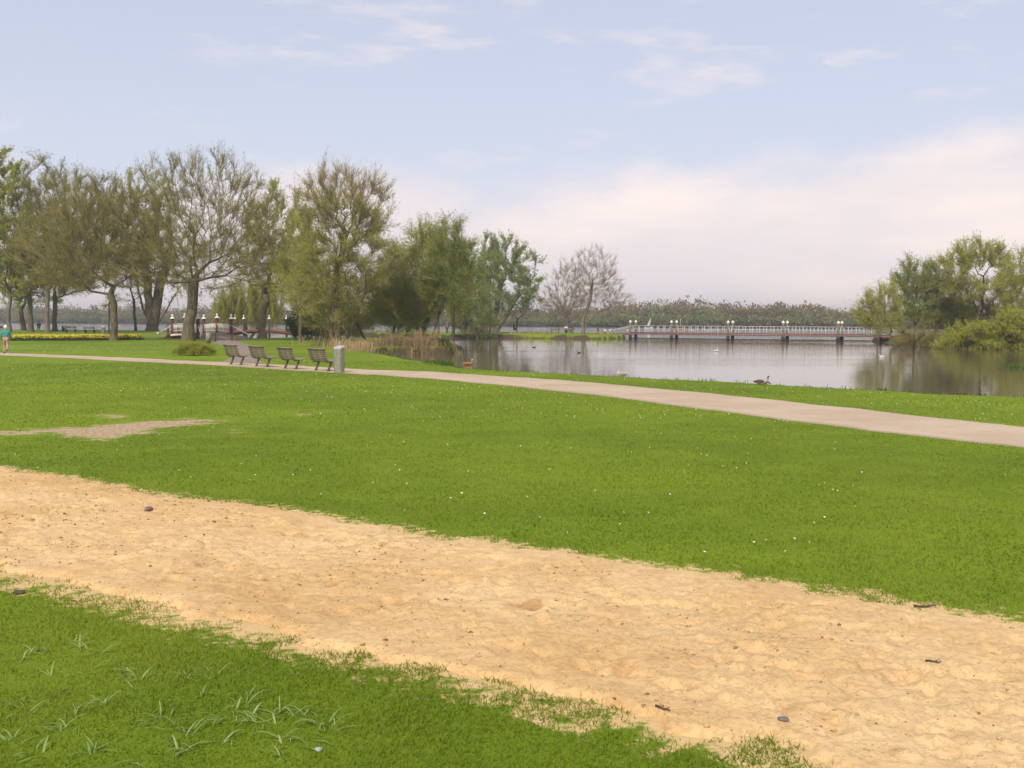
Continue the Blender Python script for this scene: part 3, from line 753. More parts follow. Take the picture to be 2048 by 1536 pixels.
OL = dict(leaf='leaf_olive', n_leaf=9000, leaf_size=.1)
# big bare tree by the bridge and its neighbour
ptree('bare_tree', 'largest bare spreading tree with thick trunk standing beside the white-railed bridge', (375, 682), [(330, 430, 85, 105), (430, 400, 100, 95), (505, 480, 85, 95), (300, 530, 85, 55), (430, 520, 130, 60), (560, 540, 50, 45)],
      (384, 590), 14, 1, stems_px=[[(375, 682), (379, 645), (384, 610), (388, 570)]], n_att=1300, bf=.45, n_twig=11000, n_sub=38000, twig_len=1.25, tw_w=.03, up=.45, **dict(OL, n_leaf=15000))
ptree('bare_tree', 'bare spreading tree standing in the yellow daffodil bed', (228, 681), [(200, 455, 85, 90), (255, 450, 70, 85), (130, 500, 85, 70), (270, 530, 65, 55), (150, 560, 85, 25)],
      (230, 596), 9, 2, n_att=1000, bf=.45, n_twig=9500, n_sub=32000, up=.4, twig_len=1.2, tw_w=.03, **dict(OL, n_leaf=13000))
# trees along the lake on the left
ptree('leafy_tree', 'fresh yellow-green leafed tree at the left edge with pale slim trunk', (18, 664), [(15, 390, 50, 90), (15, 470, 65, 85), (35, 540, 55, 60)], (18, 590), 5, 3, n_att=260, n_twig=4500, n_sub=14000,
      leaf='leaf_lime', n_leaf=30000, leaf_size=.19, bark='bark_grey', tw_w=.032, leaf_low=(24, 7))
ptree('bare_tree', 'tall olive-budding tree behind the daffodil bed, second trunk from the left edge', (62, 664), [(85, 410, 55, 85), (60, 500, 75, 75)], (62, 600), 7, 4, n_att=420, n_twig=6500, n_sub=22000, twig_len=1.4, tw_w=.036, **dict(OL, n_leaf=13000, leaf_size=.14))
ptree('bare_tree', 'grey-trunked bare tree behind the daffodil bed', (95, 666), [(145, 420, 60, 72), (110, 500, 75, 70), (170, 530, 65, 50)], (97, 590), 6, 5, bark='bark_grey', n_att=420, n_twig=6500, n_sub=22000, twig_len=1.4, tw_w=.036, **dict(OL, n_leaf=11000, leaf_size=.14))
ptree('bare_tree', 'brown-trunked bare tree left of the two lakeside benches', (110, 663), [(195, 445, 65, 80), (150, 520, 85, 60), (100, 560, 70, 40)], (110, 605), 6, 6, n_att=420, n_twig=6500, n_sub=22000, twig_len=1.4, tw_w=.036, **dict(OL, n_leaf=11000, leaf_size=.14))
ptree('lakeside_tree', 'dark low-forked tree at the water behind the left trunks', (47, 661), [(30, 570, 60, 45), (80, 560, 50, 50)], (44, 625), 6, 7, bark='bark_dark', n_att=170, n_twig=3600, n_sub=9000, leaf='leaf_green', n_leaf=9000, leaf_size=.15, tw_w=.034)
ptree('pollard_willow', 'broad many-stemmed willow with fresh leaves left of the bridge', (303, 662), [(300, 430, 75, 75), (320, 500, 75, 60), (350, 560, 45, 40)], None, 15, 8,
      stems_px=[[(303, 662), (290, 625), (272, 560)], [(303, 662), (300, 620), (298, 560)], [(303, 662), (312, 620), (322, 560)], [(308, 662), (330, 625), (350, 590)]],
      bark='bark', n_att=330, n_twig=5600, n_sub=15000, leaf='leaf_willow', n_leaf=24000, leaf_size=.13, tw_w=.03, hang=.12)
ptree('slim_tree', 'slim dark leaning trunk left of the many-stemmed willow', (272, 662), [(265, 560, 30, 45)], (268, 600), 3.4, 9, bark='bark_dark', n_att=60, n_twig=1200, n_sub=3000, tw_w=.03)
ptree('slim_tree', 'slim dark trunk just left of the daffodil bed tree', (219, 667), [(222, 580, 22, 40)], (219, 610), 2.4, 33, bark='bark_dark', n_att=40, n_twig=800, n_sub=1800, tw_w=.03)
ptree('weeping_willow', 'weeping willow with hanging yellow-green strands right of the bridge', (488, 668), [(490, 560, 55, 40), (460, 580, 35, 30), (530, 560, 40, 40)], None, 7, 10,
      stems_px=[[(486, 668), (492, 630), (482, 590)], [(492, 668), (506, 640), (520, 610)]], n_att=200, n_twig=5200, n_sub=9000, leaf='leaf_willow', n_leaf=24000, leaf_size=.11, hang=.75, twig_len=1.2, tw_w=.026)
ptree('tall_tree', 'stout dark-trunked tree behind the benches, right of the willow strands', (523, 677), [(560, 450, 55, 75), (530, 520, 70, 60), (590, 530, 60, 65), (600, 470, 35, 50)], (528, 590), 10, 11, bark='bark', n_att=320, n_twig=6000, n_sub=17000,
      leaf='leaf_willow', n_leaf=22000, leaf_size=.11, tw_w=.03)
# the clump on the spit
ptree('tall_poplar', 'tallest tree of the waterside clump, bare reddish top and olive-green lower crown', (668, 692), [(690, 400, 80, 62), (640, 420, 50, 70), (745, 430, 40, 75), (700, 520, 90, 70), (660, 590, 75, 50)], None, 10, 12,
      stems_px=[[(664, 692), (664, 620), (670, 560), (680, 500)], [(676, 692), (680, 620), (676, 540), (690, 470)], [(684, 692), (715, 630), (735, 570)]], n_att=560, bf=.3, twig='twig_pink', n_twig=8000, n_sub=24000, twig_len=1.2,
      leaf='leaf_willow', n_leaf=42000, leaf_size=.085, tw_w=.026, leaf_low=(11.5, 3.5), up=.6)
ptree('sallow_shrub', 'spreading olive sallow shrub on the bank in front of the tall poplar', (742, 700), [(745, 590, 48, 52), (705, 620, 45, 36), (770, 615, 32, 36)], None, 4.5, 13,
      stems_px=[[(738, 700), (715, 650), (700, 620)], [(742, 700), (750, 650)], [(748, 702), (775, 660)]], dist=90, n_att=240, bf=.2, n_twig=3000, n_sub=7000, leaf='leaf_lime', n_leaf=14000, leaf_size=.075, tw_w=.02, droop=.15)
ptree('bright_bush', 'bright green leafy bush behind the bin at the foot of the clump', (618, 679), [(612, 645, 30, 26), (635, 655, 25, 20)], (616, 668), 3, 14, cat='bush', n_att=110, n_twig=2500, n_sub=5000, leaf='leaf_bush', n_leaf=15000, leaf_size=.13, tw_w=.02, twig_len=.7)
ptree('green_willow', 'green willow with pointed top at the right of the clump', (850, 702), [(852, 492, 36, 48), (845, 555, 60, 58), (820, 615, 48, 44)], None, 7, 15,
      stems_px=[[(838, 700), (848, 660), (868, 610), (862, 560)], [(858, 704), (872, 650), (880, 600)], [(846, 700), (830, 640)]], dist=91.5, n_att=600, bf=.35, n_twig=6500, n_sub=16000, leaf='leaf_green', n_leaf=24000, leaf_size=.08, tw_w=.022, up=.5)
ptree('green_willow', 'leaning willow over the water at the right tip of the clump', (872, 706), [(880, 580, 34, 45)], (880, 640), 3.2, 16, dist=89.5, n_att=170, n_twig=3200, n_sub=8000, leaf='leaf_green', n_leaf=10000, leaf_size=.08, tw_w=.02)
ptree('waterside_tree', 'straight dark trunk at the very tip of the spit, reflected in the pond', (905, 705.5), [(905, 505, 36, 58), (918, 585, 30, 50), (885, 550, 35, 50)], (907, 600), 4.6, 17, bark='bark_dark', dist=88, n_att=260, n_twig=4500, n_sub=12000, leaf='leaf_cool', n_leaf=24000, leaf_size=.08, tw_w=.02)
ptree('sallow_shrub', 'tangled sallow undergrowth in the middle of the clump', (800, 700), [(795, 620, 42, 36), (820, 640, 25, 22)], None, 3, 18, stems_px=[[(795, 700), (785, 660)], [(805, 702), (815, 655)]], dist=92, n_att=160, n_twig=1700, n_sub=4000, leaf='leaf_lime', n_leaf=8000, leaf_size=.08, tw_w=.02)
ptree('sallow_shrub', 'dark sallow undergrowth between the bright bush and the poplar stems', (655, 686), [(640, 625, 35, 35), (690, 650, 45, 28)], None, 3, 34, stems_px=[[(650, 686), (640, 650)], [(665, 687), (690, 662)]], n_att=180, n_twig=3600, n_sub=9000, leaf='leaf_olive', n_leaf=9000, leaf_size=.08, tw_w=.022)
ptree('yellow_willow', 'pale yellow-green young willow between the stout trunk and the tall poplar', (600, 684), [(606, 480, 26, 40), (600, 560, 45, 50)], (602, 600), 4, 41, n_att=240, n_twig=3600, n_sub=9000, leaf='leaf_lime', n_leaf=14000, leaf_size=.085, tw_w=.022, up=.5)
ptree('green_willow', 'broad light-green willow behind the reeds between poplar and pointed willow', (785, 699), [(795, 560, 42, 55), (770, 600, 35, 45)], (788, 620), 4, 42, dist=95, n_att=200, n_twig=1900, n_sub=5000, leaf='leaf_lime', n_leaf=11000, leaf_size=.085, tw_w=.02, up=.5)
# island
ptree('island_willow', 'large green willow with fanned limbs on the grassy island', (987, 665), [(1000, 515, 45, 42), (1040, 545, 38, 48), (960, 550, 45, 55), (1000, 580, 60, 40), (1055, 600, 22, 22)], None, 9, 19,
      stems_px=[[(987, 665), (985, 630), (960, 590)], [(988, 665), (992, 625), (1000, 570)], [(990, 665), (1015, 625), (1038, 590)]], n_att=420, n_twig=5600, n_sub=15000, leaf='leaf_cool', n_leaf=34000, leaf_size=.16, tw_w=.034, twig_len=1.4, up=.5)
ptree('island_willow', 'smaller olive willow behind the dry reeds on the island', (957, 669), [(935, 540, 35, 55), (955, 600, 38, 35), (925, 600, 28, 30)], (955, 630), 4.5, 20, n_att=240, n_twig=4200, n_sub=10000, leaf='leaf_cool', n_leaf=20000, leaf_size=.15, tw_w=.034)
ptree('slim_tree', 'straight slim trunk between the two island willows', (980, 667), [(982, 560, 18, 50)], (980, 610), 2.0, 21, bark='bark_dark', n_att=50, n_twig=1000, n_sub=2600, leaf='leaf_cool', n_leaf=3000, leaf_size=.14, tw_w=.03)
ptree('small_tree', 'small bare tree beside the large island willow', (1033, 664), [(1040, 615, 32, 26)], (1034, 640), 1.9, 22, bark='bark_dark', n_att=110, n_twig=1600, n_sub=4000, tw_w=.026)
ptree('bare_island_tree', 'left of the two bare trees on the island', (1134, 663), [(1138, 535, 30, 36), (1108, 575, 26, 36), (1125, 595, 42, 25), (1155, 585, 26, 36)], (1134, 632), 5.2, 23, bark='bark_grey', twig='twig_grey', n_att=700, bf=.4, n_twig=4600, n_sub=14000, twig_len=1.25, tw_w=.026, up=.5)
ptree('bare_island_tree', 'right and wider of the two bare trees on the island', (1166, 668), [(1190, 540, 40, 42), (1215, 570, 28, 42), (1235, 605, 32, 18), (1180, 585, 45, 35)], None, 5.0, 24, bark='bark_grey', twig='twig_grey',
      stems_px=[[(1165, 668), (1166, 640), (1180, 600), (1184, 560)], [(1166, 668), (1176, 642), (1210, 622)]], n_att=680, bf=.4, n_twig=4200, n_sub=13000, twig_len=1.2, tw_w=.022, up=.45)
# right bank
RB = dict(tw_w=.026)
ptree('pale_willow', 'pale yellow-green willow leaning out at the left of the right bank', (1808, 681), [(1768, 565, 30, 30), (1738, 590, 28, 26), (1765, 610, 34, 24)], (1785, 635), 3, 25, n_att=220, n_twig=2600, n_sub=7500, leaf='leaf_lime', n_leaf=8000, leaf_size=.1, **RB)
ptree('grey_green_tree', 'tall grey-green tree next to the pale leaning willow', (1826, 680), [(1815, 530, 32, 38), (1850, 545, 38, 48), (1825, 590, 40, 38)], (1826, 620), 3.5, 26, n_att=300, n_twig=4500, n_sub=12000, leaf='leaf_cool', n_leaf=22000, leaf_size=.1, **RB)
ptree('bare_tree', 'bare grey tree top rising between the green trees of the right bank', (1868, 680), [(1866, 530, 30, 38), (1885, 565, 28, 40)], (1868, 620), 3, 27, bark='bark_grey', twig='twig_grey', n_att=200, n_twig=2600, n_sub=7000, leaf='leaf_olive', n_leaf=2500, up=.6, **RB)
ptree('undergrowth', 'brown leafless undergrowth below the grey-green tree', (1835, 683), [(1830, 650, 42, 24), (1880, 655, 35, 24)], None, 2, 28, cat='shrub', stems_px=[[(1828, 683), (1822, 660)], [(1845, 684), (1870, 662)]], n_att=200, n_twig=4500, n_sub=11000, leaf='leaf_olive', n_leaf=5000, twig='twig', **RB)
ptree('mid_green_tree', 'mid-green tree behind the undergrowth of the right bank', (1893, 680), [(1890, 600, 38, 36), (1915, 590, 30, 40)], (1893, 645), 3, 29, n_att=200, n_twig=3200, n_sub=8500, leaf='leaf_green', n_leaf=15000, leaf_size=.1, **RB)
ptree('tall_willow', 'tallest yellow-green tree of the right bank with dark spreading limbs', (1962, 682), [(1950, 475, 40, 28), (1912, 500, 32, 24), (1988, 490, 26, 24), (1930, 540, 38, 25), (1998, 540, 34, 25)], None, 4.0, 30, bark='bark_dark',
      stems_px=[[(1960, 682), (1962, 620), (1966, 560), (1962, 520)], [(1958, 682), (1955, 600), (1940, 550)]], n_att=380, n_twig=3800, n_sub=11000, leaf='leaf_lime', n_leaf=18000, leaf_size=.11, **RB)
ptree('tall_willow', 'yellow-green tree at the right edge of the picture', (2040, 684), [(2045, 510, 38, 36), (2015, 545, 32, 30), (2075, 550, 40, 50), (2050, 590, 45, 30)], (2042, 600), 4.5, 31, bark='bark_dark', n_att=300, n_twig=4200, n_sub=12000, leaf='leaf_lime', n_leaf=14000, leaf_size=.11, **RB)
ptree('brown_thicket', 'brown twiggy thicket between the two tall yellow-green trees', (1985, 680), [(1975, 590, 45, 35), (2010, 610, 35, 35), (1940, 600, 30, 30)], None, 2.4, 35, cat='shrub', stems_px=[[(1985, 680), (1960, 630)], [(1985, 680), (2008, 630)], [(1985, 680), (1988, 620)]], bark='bark_grey', n_att=220, n_twig=4200, n_sub=10000, leaf='leaf_olive', n_leaf=4000, **RB)
ptree('lime_bush', 'lime-green willow bush hanging over the water on the right bank', (1960, 686), [(1950, 645, 48, 24), (1910, 660, 28, 18), (1990, 655, 35, 22)], None, 2, 32, cat='bush', stems_px=[[(1955, 686), (1945, 662)], [(1965, 686), (1985, 662)]], n_att=220, n_twig=4200, n_sub=9000, leaf='leaf_lime', n_leaf=26000, leaf_size=.12, droop=.1, **RB)
ptree('lime_bush', 'taller lime-green bush at the right edge over the water', (2030, 688), [(2030, 625, 42, 34), (2070, 630, 40, 40), (2020, 660, 35, 20)], None, 2.4, 36, cat='bush', stems_px=[[(2025, 688), (2020, 650)], [(2040, 688), (2050, 645)]], n_att=240, n_twig=4200, n_sub=9000, leaf='leaf_lime', n_leaf=28000, leaf_size=.12, droop=.1, **RB)
ptree('low_shrub', 'low olive dome-shaped shrub beside the path left of the benches', (390, 711), [(390, 700, 30, 11), (368, 705, 18, 6), (412, 705, 16, 6)], None, 1.2, 37, cat='shrub', stems_px=[[(389, 711), (390, 706)]], n_att=200, n_twig=5000, n_sub=9000, leaf='leaf_willow', n_leaf=22000, leaf_size=.035, twig_len=.22, tw_w=.008, r_tip=.005)

# ------------------------------------------------------------------ far woods (one mass across the lake)
def far_wood():
    rng = np.random.RandomState(61); mb = MB(); tint = []
    tops = [(-600, 606), (0, 606), (300, 608), (600, 612), (900, 613), (1150, 612), (1250, 603), (1290, 598), (1400, 592), (1500, 603), (1600, 600), (1655, 602), (1672, 613), (1800, 613), (2048, 606), (2700, 600)]
    shore = np.array(far_land[:10]); 
    def far_d(px):
        a = (px - CX) / F_PX
        for (x0, y0), (x1, y1) in zip(shore[:-1], shore[1:]):
            # intersect x = a*y
            den = (x1 - x0) - a * (y1 - y0); t = (a * y0 - x0) / den if abs(den) > 1e-9 else -1
            if 0 <= t <= 1: return y0 + t * (y1 - y0)
        return 420.0
    pal = np.array([(.30, .22, .12), (.28, .235, .10), (.24, .25, .08), (.31, .225, .125), (.27, .21, .105), (.27, .275, .09), (.29, .21, .115)])
    for row in range(3):
        for px in np.arange(-220, 2270, 15 if row < 2 else 18):
            pxx = px + rng.uniform(-7, 7); d = far_d(pxx) + .8 + row * 12 + rng.uniform(-1, 3); x = px_at(pxx, d)
            top = np.interp(pxx, [t[0] for t in tops], [t[1] for t in tops])
            hor = 639 + (pxx - 1024) * .00384; H = (hor - top) * d / F_PX + 2.2
            H *= (.5, .8, 1.0)[row] * rng.uniform(.8, 1.08); c = pal[rng.randint(len(pal))] * rng.uniform(.75, 1.3)
            if row == 0: c = c * np.array([.72, .95, .62])
            n = 330; rx = rng.uniform(4.0, 7.0); v = rng.normal(size=(n, 3)); v /= np.linalg.norm(v, axis=1)[:, None]; v *= rng.uniform(0, 1, (n, 1)) ** .4
            lob = rng.normal(0, .26, (7, 3)); v = v * .72 + lob[rng.randint(0, 7, n)]
            C = np.array([x, d, H * (.44 if row == 0 else .54)]) + v * np.array([rx, rx * .7, H * .44]); C[:, 2] = np.clip(C[:, 2], .3, H * 1.03)
            U = rng.normal(0, .45, (n, 3)); U[:, 2] += .8; U /= np.linalg.norm(U, axis=1)[:, None]; W = _perp(U, rng); s = rng.uniform(.25, .62, (n, 1))
            V = np.stack([C - U * s, C + W * s * .7, C + U * s, C - W * s * .7], 1).reshape(-1, 3); mb.add(V, np.arange(n * 4).reshape(-1, 4)); tint.append(np.repeat(np.append(c, 1)[None], n * 4, 0))
            if row == 0 or rng.uniform() < .4:
                xx = x + rng.uniform(-3, 3); k0 = mb.n; yy = d - rng.uniform(0, 6); mb.tube([(xx, yy, -.2), (xx + rng.normal(0, .3), yy, H * .45), (xx + rng.normal(0, .6), yy, H * .8)], [.2, .16, .06], 4)
                tint.append(np.repeat(np.array([[.20, .17, .13, 1]]), mb.n - k0, 0))
    o = mb.build('far_wood', mat_vcol('far_wood_foliage', .3, .4), attrs={'tint': np.concatenate(tint)})
    tag(o, 'brown and green wood lining the far side of the lake', 'wood', kind='stuff')
far_wood()

# ------------------------------------------------------------------ bank plants, reeds, daffodils
def strip_blades(name, label, cat, mat, clusters, seed, seg2=True):
    rng = np.random.RandomState(seed); mb = MB()
    for x, y, sx, sy, n, h0, h1, w, ln in clusters:
        X = x + rng.normal(0, sx, n); Y = y + rng.normal(0, sy, n); Z = np.maximum(ground_z(X, Y), WATER_Z - .15)
        blades(X, Y, Z, rng.uniform(h0, h1, n), np.full(n, w), rng.uniform(.05, ln, n), rng, mb, seg2)
    o = mb.build(name, mat); return tag(o, label, cat, kind='stuff')
cl = []
rg = np.random.RandomState(71)
for px in np.arange(700, 905, 4.5):
    p = at(px, 707.5 - (2 if px < 740 else 0), WATER_Z) ; big = fbm(np.array([px * .05]), np.array([.3]), 5, 3)[0]
    cl.append((p.x, p.y + rg.uniform(.1, 2.4), .35, .5, 100, .25, .5 + 1.4 * max(0, big - .3), .035, .7))
for px, py, n in ((720, 700, 300), (700, 699, 200), (735, 703, 260), (640, 690, 120), (680, 694, 160)):
    g = gnd(px, py); cl.append((g.x, g.y, .8, .5, n, .25, .95, .035, .75))
for px in (793, 832, 836, 870): p = at(px, 706, WATER_Z); cl.append((p.x, p.y + .9, .22, .3, 160, .6, 1.5, .035, .3))
g = at(957, 676, WATER_Z); cl.append((g.x, g.y + 4, .8, 1.2, 420, .8, 2.5, .05, .3))
for px in (925, 992, 1033, 1065, 1098, 1205, 1215): g = at(px, 677, WATER_Z); cl.append((g.x, g.y + 2.0, .5, .5, 60, .3, .8, .05, .5))
strip_blades('dry_reeds', 'tan dry reeds along the banks of the clump and island', 'reeds', M['reed'], cl, 73)
cl = []
P = np.array(near_shore)
seg = np.linalg.norm(np.diff(P, axis=0), axis=1); 
for (a, c, L) in zip(P[:-1], P[1:], seg):
    if a[1] > 120: continue
    k = max(2, int(L / .55))
    for i in range(k):
        q = a + (c - a) * (i + rg.uniform()) / k
        if abs(q[0] / max(q[1], 1)) < .7: cl.append((q[0], q[1] - .15, .2, .12, 26, .05, .16, .02, .8))
for px, py, n, h in ((1268, 753, 220, .30), (1283, 754, 90, .2), (1795, 781, 260, .34), (1812, 782, 260, .30), (1380, 760, 40, .2), (2030, 792, 300, .30), (1990, 790, 160, .22), (1960, 789, 120, .2), (890, 731, 200, .3), (905, 733, 200, .3), (865, 728, 90, .25)):
    g = at(px, py, -.05); cl.append((g.x, g.y, .28, .2, n, .08, h, .03, .9))
for px in (868, 878, 884): p = at(px, 707, WATER_Z); cl.append((p.x, p.y + .3, .5, .3, 200, .3, .8, .05, .6))
p = at(2036, 737, WATER_Z); cl.append((p.x, p.y, .5, .25, 160, .25, .5, .035, .9))
strip_blades('bank_grass', 'longer green grass and leafy plants fringing the pond bank', 'bank plants', M['bank'], cl, 75)

def daffodils():
    rng = np.random.RandomState(81); mb = MB(); a, c = gnd(8, 682), gnd(272, 680.5)
    n = 2600; t = rng.uniform(0, 1, n); X = a.x + (c.x - a.x) * t + rng.normal(0, .05, n); Y = a.y + (c.y - a.y) * t + rng.uniform(-.2, 1.9, n) + .5 * np.sin(t * 9); Z = ground_z(X, Y)
    m = 5000; tt = rng.uniform(-.01, 1.01, m); X2 = a.x + (c.x - a.x) * tt; Y2 = a.y + (c.y - a.y) * tt + rng.uniform(-.3, 2.0, m) + .5 * np.sin(tt * 9); Z2 = ground_z(X2, Y2)
    sub = MB(); blades(X2, Y2, Z2, rng.uniform(.18, .36, m), np.full(m, .03), rng.uniform(.05, .5, m), rng, mb, True)
    for x, y, z in zip(X, Y, Z):
        h = rng.uniform(.24, .54); r = rng.uniform(.055, .085); f = rng.uniform(-2.4, -.7); d = np.array([math.cos(f), math.sin(f), -.1]); u = np.array([-d[1], d[0], 0]); v = np.array([0, 0, 1.]); k = 6
        ag = np.linspace(0, 2 * np.pi, k, endpoint=False); ce = np.array([x, y, z + h]); ring = ce + r * (np.outer(np.cos(ag), u) + np.outer(np.sin(ag), v)); tr = ce + d * r * .9 + .45 * r * (np.outer(np.cos(ag), u) + np.outer(np.sin(ag), v))
        mb.add(np.concatenate([ring, tr, [ce]]), [[j, (j + 1) % k, k + (j + 1) % k, k + j] for j in range(k)], [[2 * k, (j + 1) % k, j] for j in range(k)], m=1)
        mb.add([(x - .008, y, z), (x + .008, y, z), (x + .006, y, z + h), (x - .006, y, z + h)], [[0, 1, 2, 3]])
    tag(mb.build('daffodil_bed', [M['bank'], M['yellow']]), 'long bed of yellow daffodils below the left trees', 'flower bed', kind='stuff')
daffodils()
#==NEXT==
# ------------------------------------------------------------------ park benches by the path
def slat_bench():
    root = thing('park_bench', 'x', 'bench', group='slatted benches in a row beside the path')
    prof = [(.33, .47), (.22, .445), (.05, .415), (-.10, .405), (-.20, .435), (-.25, .52), (-.29, .64), (-.335, .78), (-.385, .91)]
    P = np.array(prof)
    for s in (-.45, .45):
        b = MB(); b.tube([(s, y, z - .02) for y, z in prof], .022, 6); b.build('rib', M['frame'], root, smooth=True)
        b = MB(); R_ = Matrix.Rotation(-math.atan2(.19, .42), 3, 'X')
        b.box((s, -.005, .205), (.05, .085, .44), R_, taper=.9); b.box((s, -.09, .012), (.11, .2, .024)); b.build('leg', M['frame'], root)
    L = np.r_[0, np.cumsum(np.linalg.norm(np.diff(P, axis=0), axis=1))]
    me = None
    for t in np.linspace(.03, L[-1] - .02, 13):
        y = np.interp(t, L, P[:, 0]); z = np.interp(t, L, P[:, 1]); e = .01
        ty = np.interp(t + e, L, P[:, 0]) - np.interp(t - e, L, P[:, 0]); tz = np.interp(t + e, L, P[:, 1]) - np.interp(t - e, L, P[:, 1]); a = math.atan2(tz, ty)
        if me is None:
            b = MB(); b.box((0, 0, 0), (1.26, .062, .028)); o = b.build('slat', M['wood'], root); me = o.data
        else:
            o = bpy.data.objects.new('slat', me); COL.objects.link(o); o.parent = root
        nrm = (-math.sin(a), math.cos(a)); sg = 1 if nrm[1] >= 0 else -1
        o.location = (0, y + nrm[0] * .018 * sg, z + nrm[1] * .018 * sg); o.rotation_euler = (a, 0, 0)
    b = MB(); b.box((0, -.392, .935), (1.28, .075, .04), Matrix.Rotation(R(-20), 3, 'X')); b.build('top_rail', M['wood'], root)
    return root
bench0 = slat_bench()
leg_px = [(462.5, 486, 730.2), (513, 538.5, 734.2), (569, 598, 738), (630, 663.5, 742.5)]
bl = ['slatted bench furthest from the bin, left end of the row', 'second slatted bench from the left in the row beside the path', 'second slatted bench from the bin in the row beside the path', 'slatted bench right next to the grey bin']
pa, pb = gnd(462.5, 729.8), gnd(663.5, 743.2); rd = (pb - pa).normalized(); rz = math.atan2(rd.y, rd.x)
for i, (a, c, y) in enumerate(leg_px):
    # foot of the bench on the row line under the middle pixel column
    m = ((a + c) / 2 - CX) / F_PX; t = (m * pa.y - pa.x) / (rd.x - m * rd.y); p = pa + rd * t
    o = bench0 if i == 0 else dup(bench0, p, rz)
    o.location = (p.x, p.y, float(ground_z(np.array([p.x]), np.array([p.y]))[0]) + .005); o.rotation_euler = (0, 0, rz + R((0, 1.5, -1, .8)[i])); o['label'] = bl[i]

def litter_bin(loc, rz, label, w=.36, h=1.1, mat='concrete'):
    root = thing('litter_bin', label, 'bin', loc, rz)
    def ring(s, z, tilt=0, k=28):
        a = np.linspace(0, 2 * np.pi, k, endpoint=False); c, n = np.cos(a), np.sin(a); e = .42
        x = np.sign(c) * np.abs(c) ** e * w / 2 * s; y = np.sign(n) * np.abs(n) ** e * w * .42 * s; return np.c_[x, y, z + tilt * y]
    b = MB(); b.loft([ring(1, 0), ring(1, h - .06, .25)], False)
    b.build('body', M[mat], root)
    b = MB(); b.loft([ring(1.04, h - .06, .25), ring(1.06, h - .02, .25), ring(1.0, h + .015, .25), ring(.62, h + .02, .25), ring(.55, h - .03, .25)], False); b.build('rim', M['lid'], root, smooth=True)
    b = MB(); b.loft([ring(.56, h - .04, .25), ring(.3, h - .05, .25)], True); b.build('opening', M['black'], root)
    return root
g = gnd(678.5, 745.5); litter_bin(g, R(-32), 'tall grey litter bin with round dark opening at the end of the bench row', .38, 1.06)

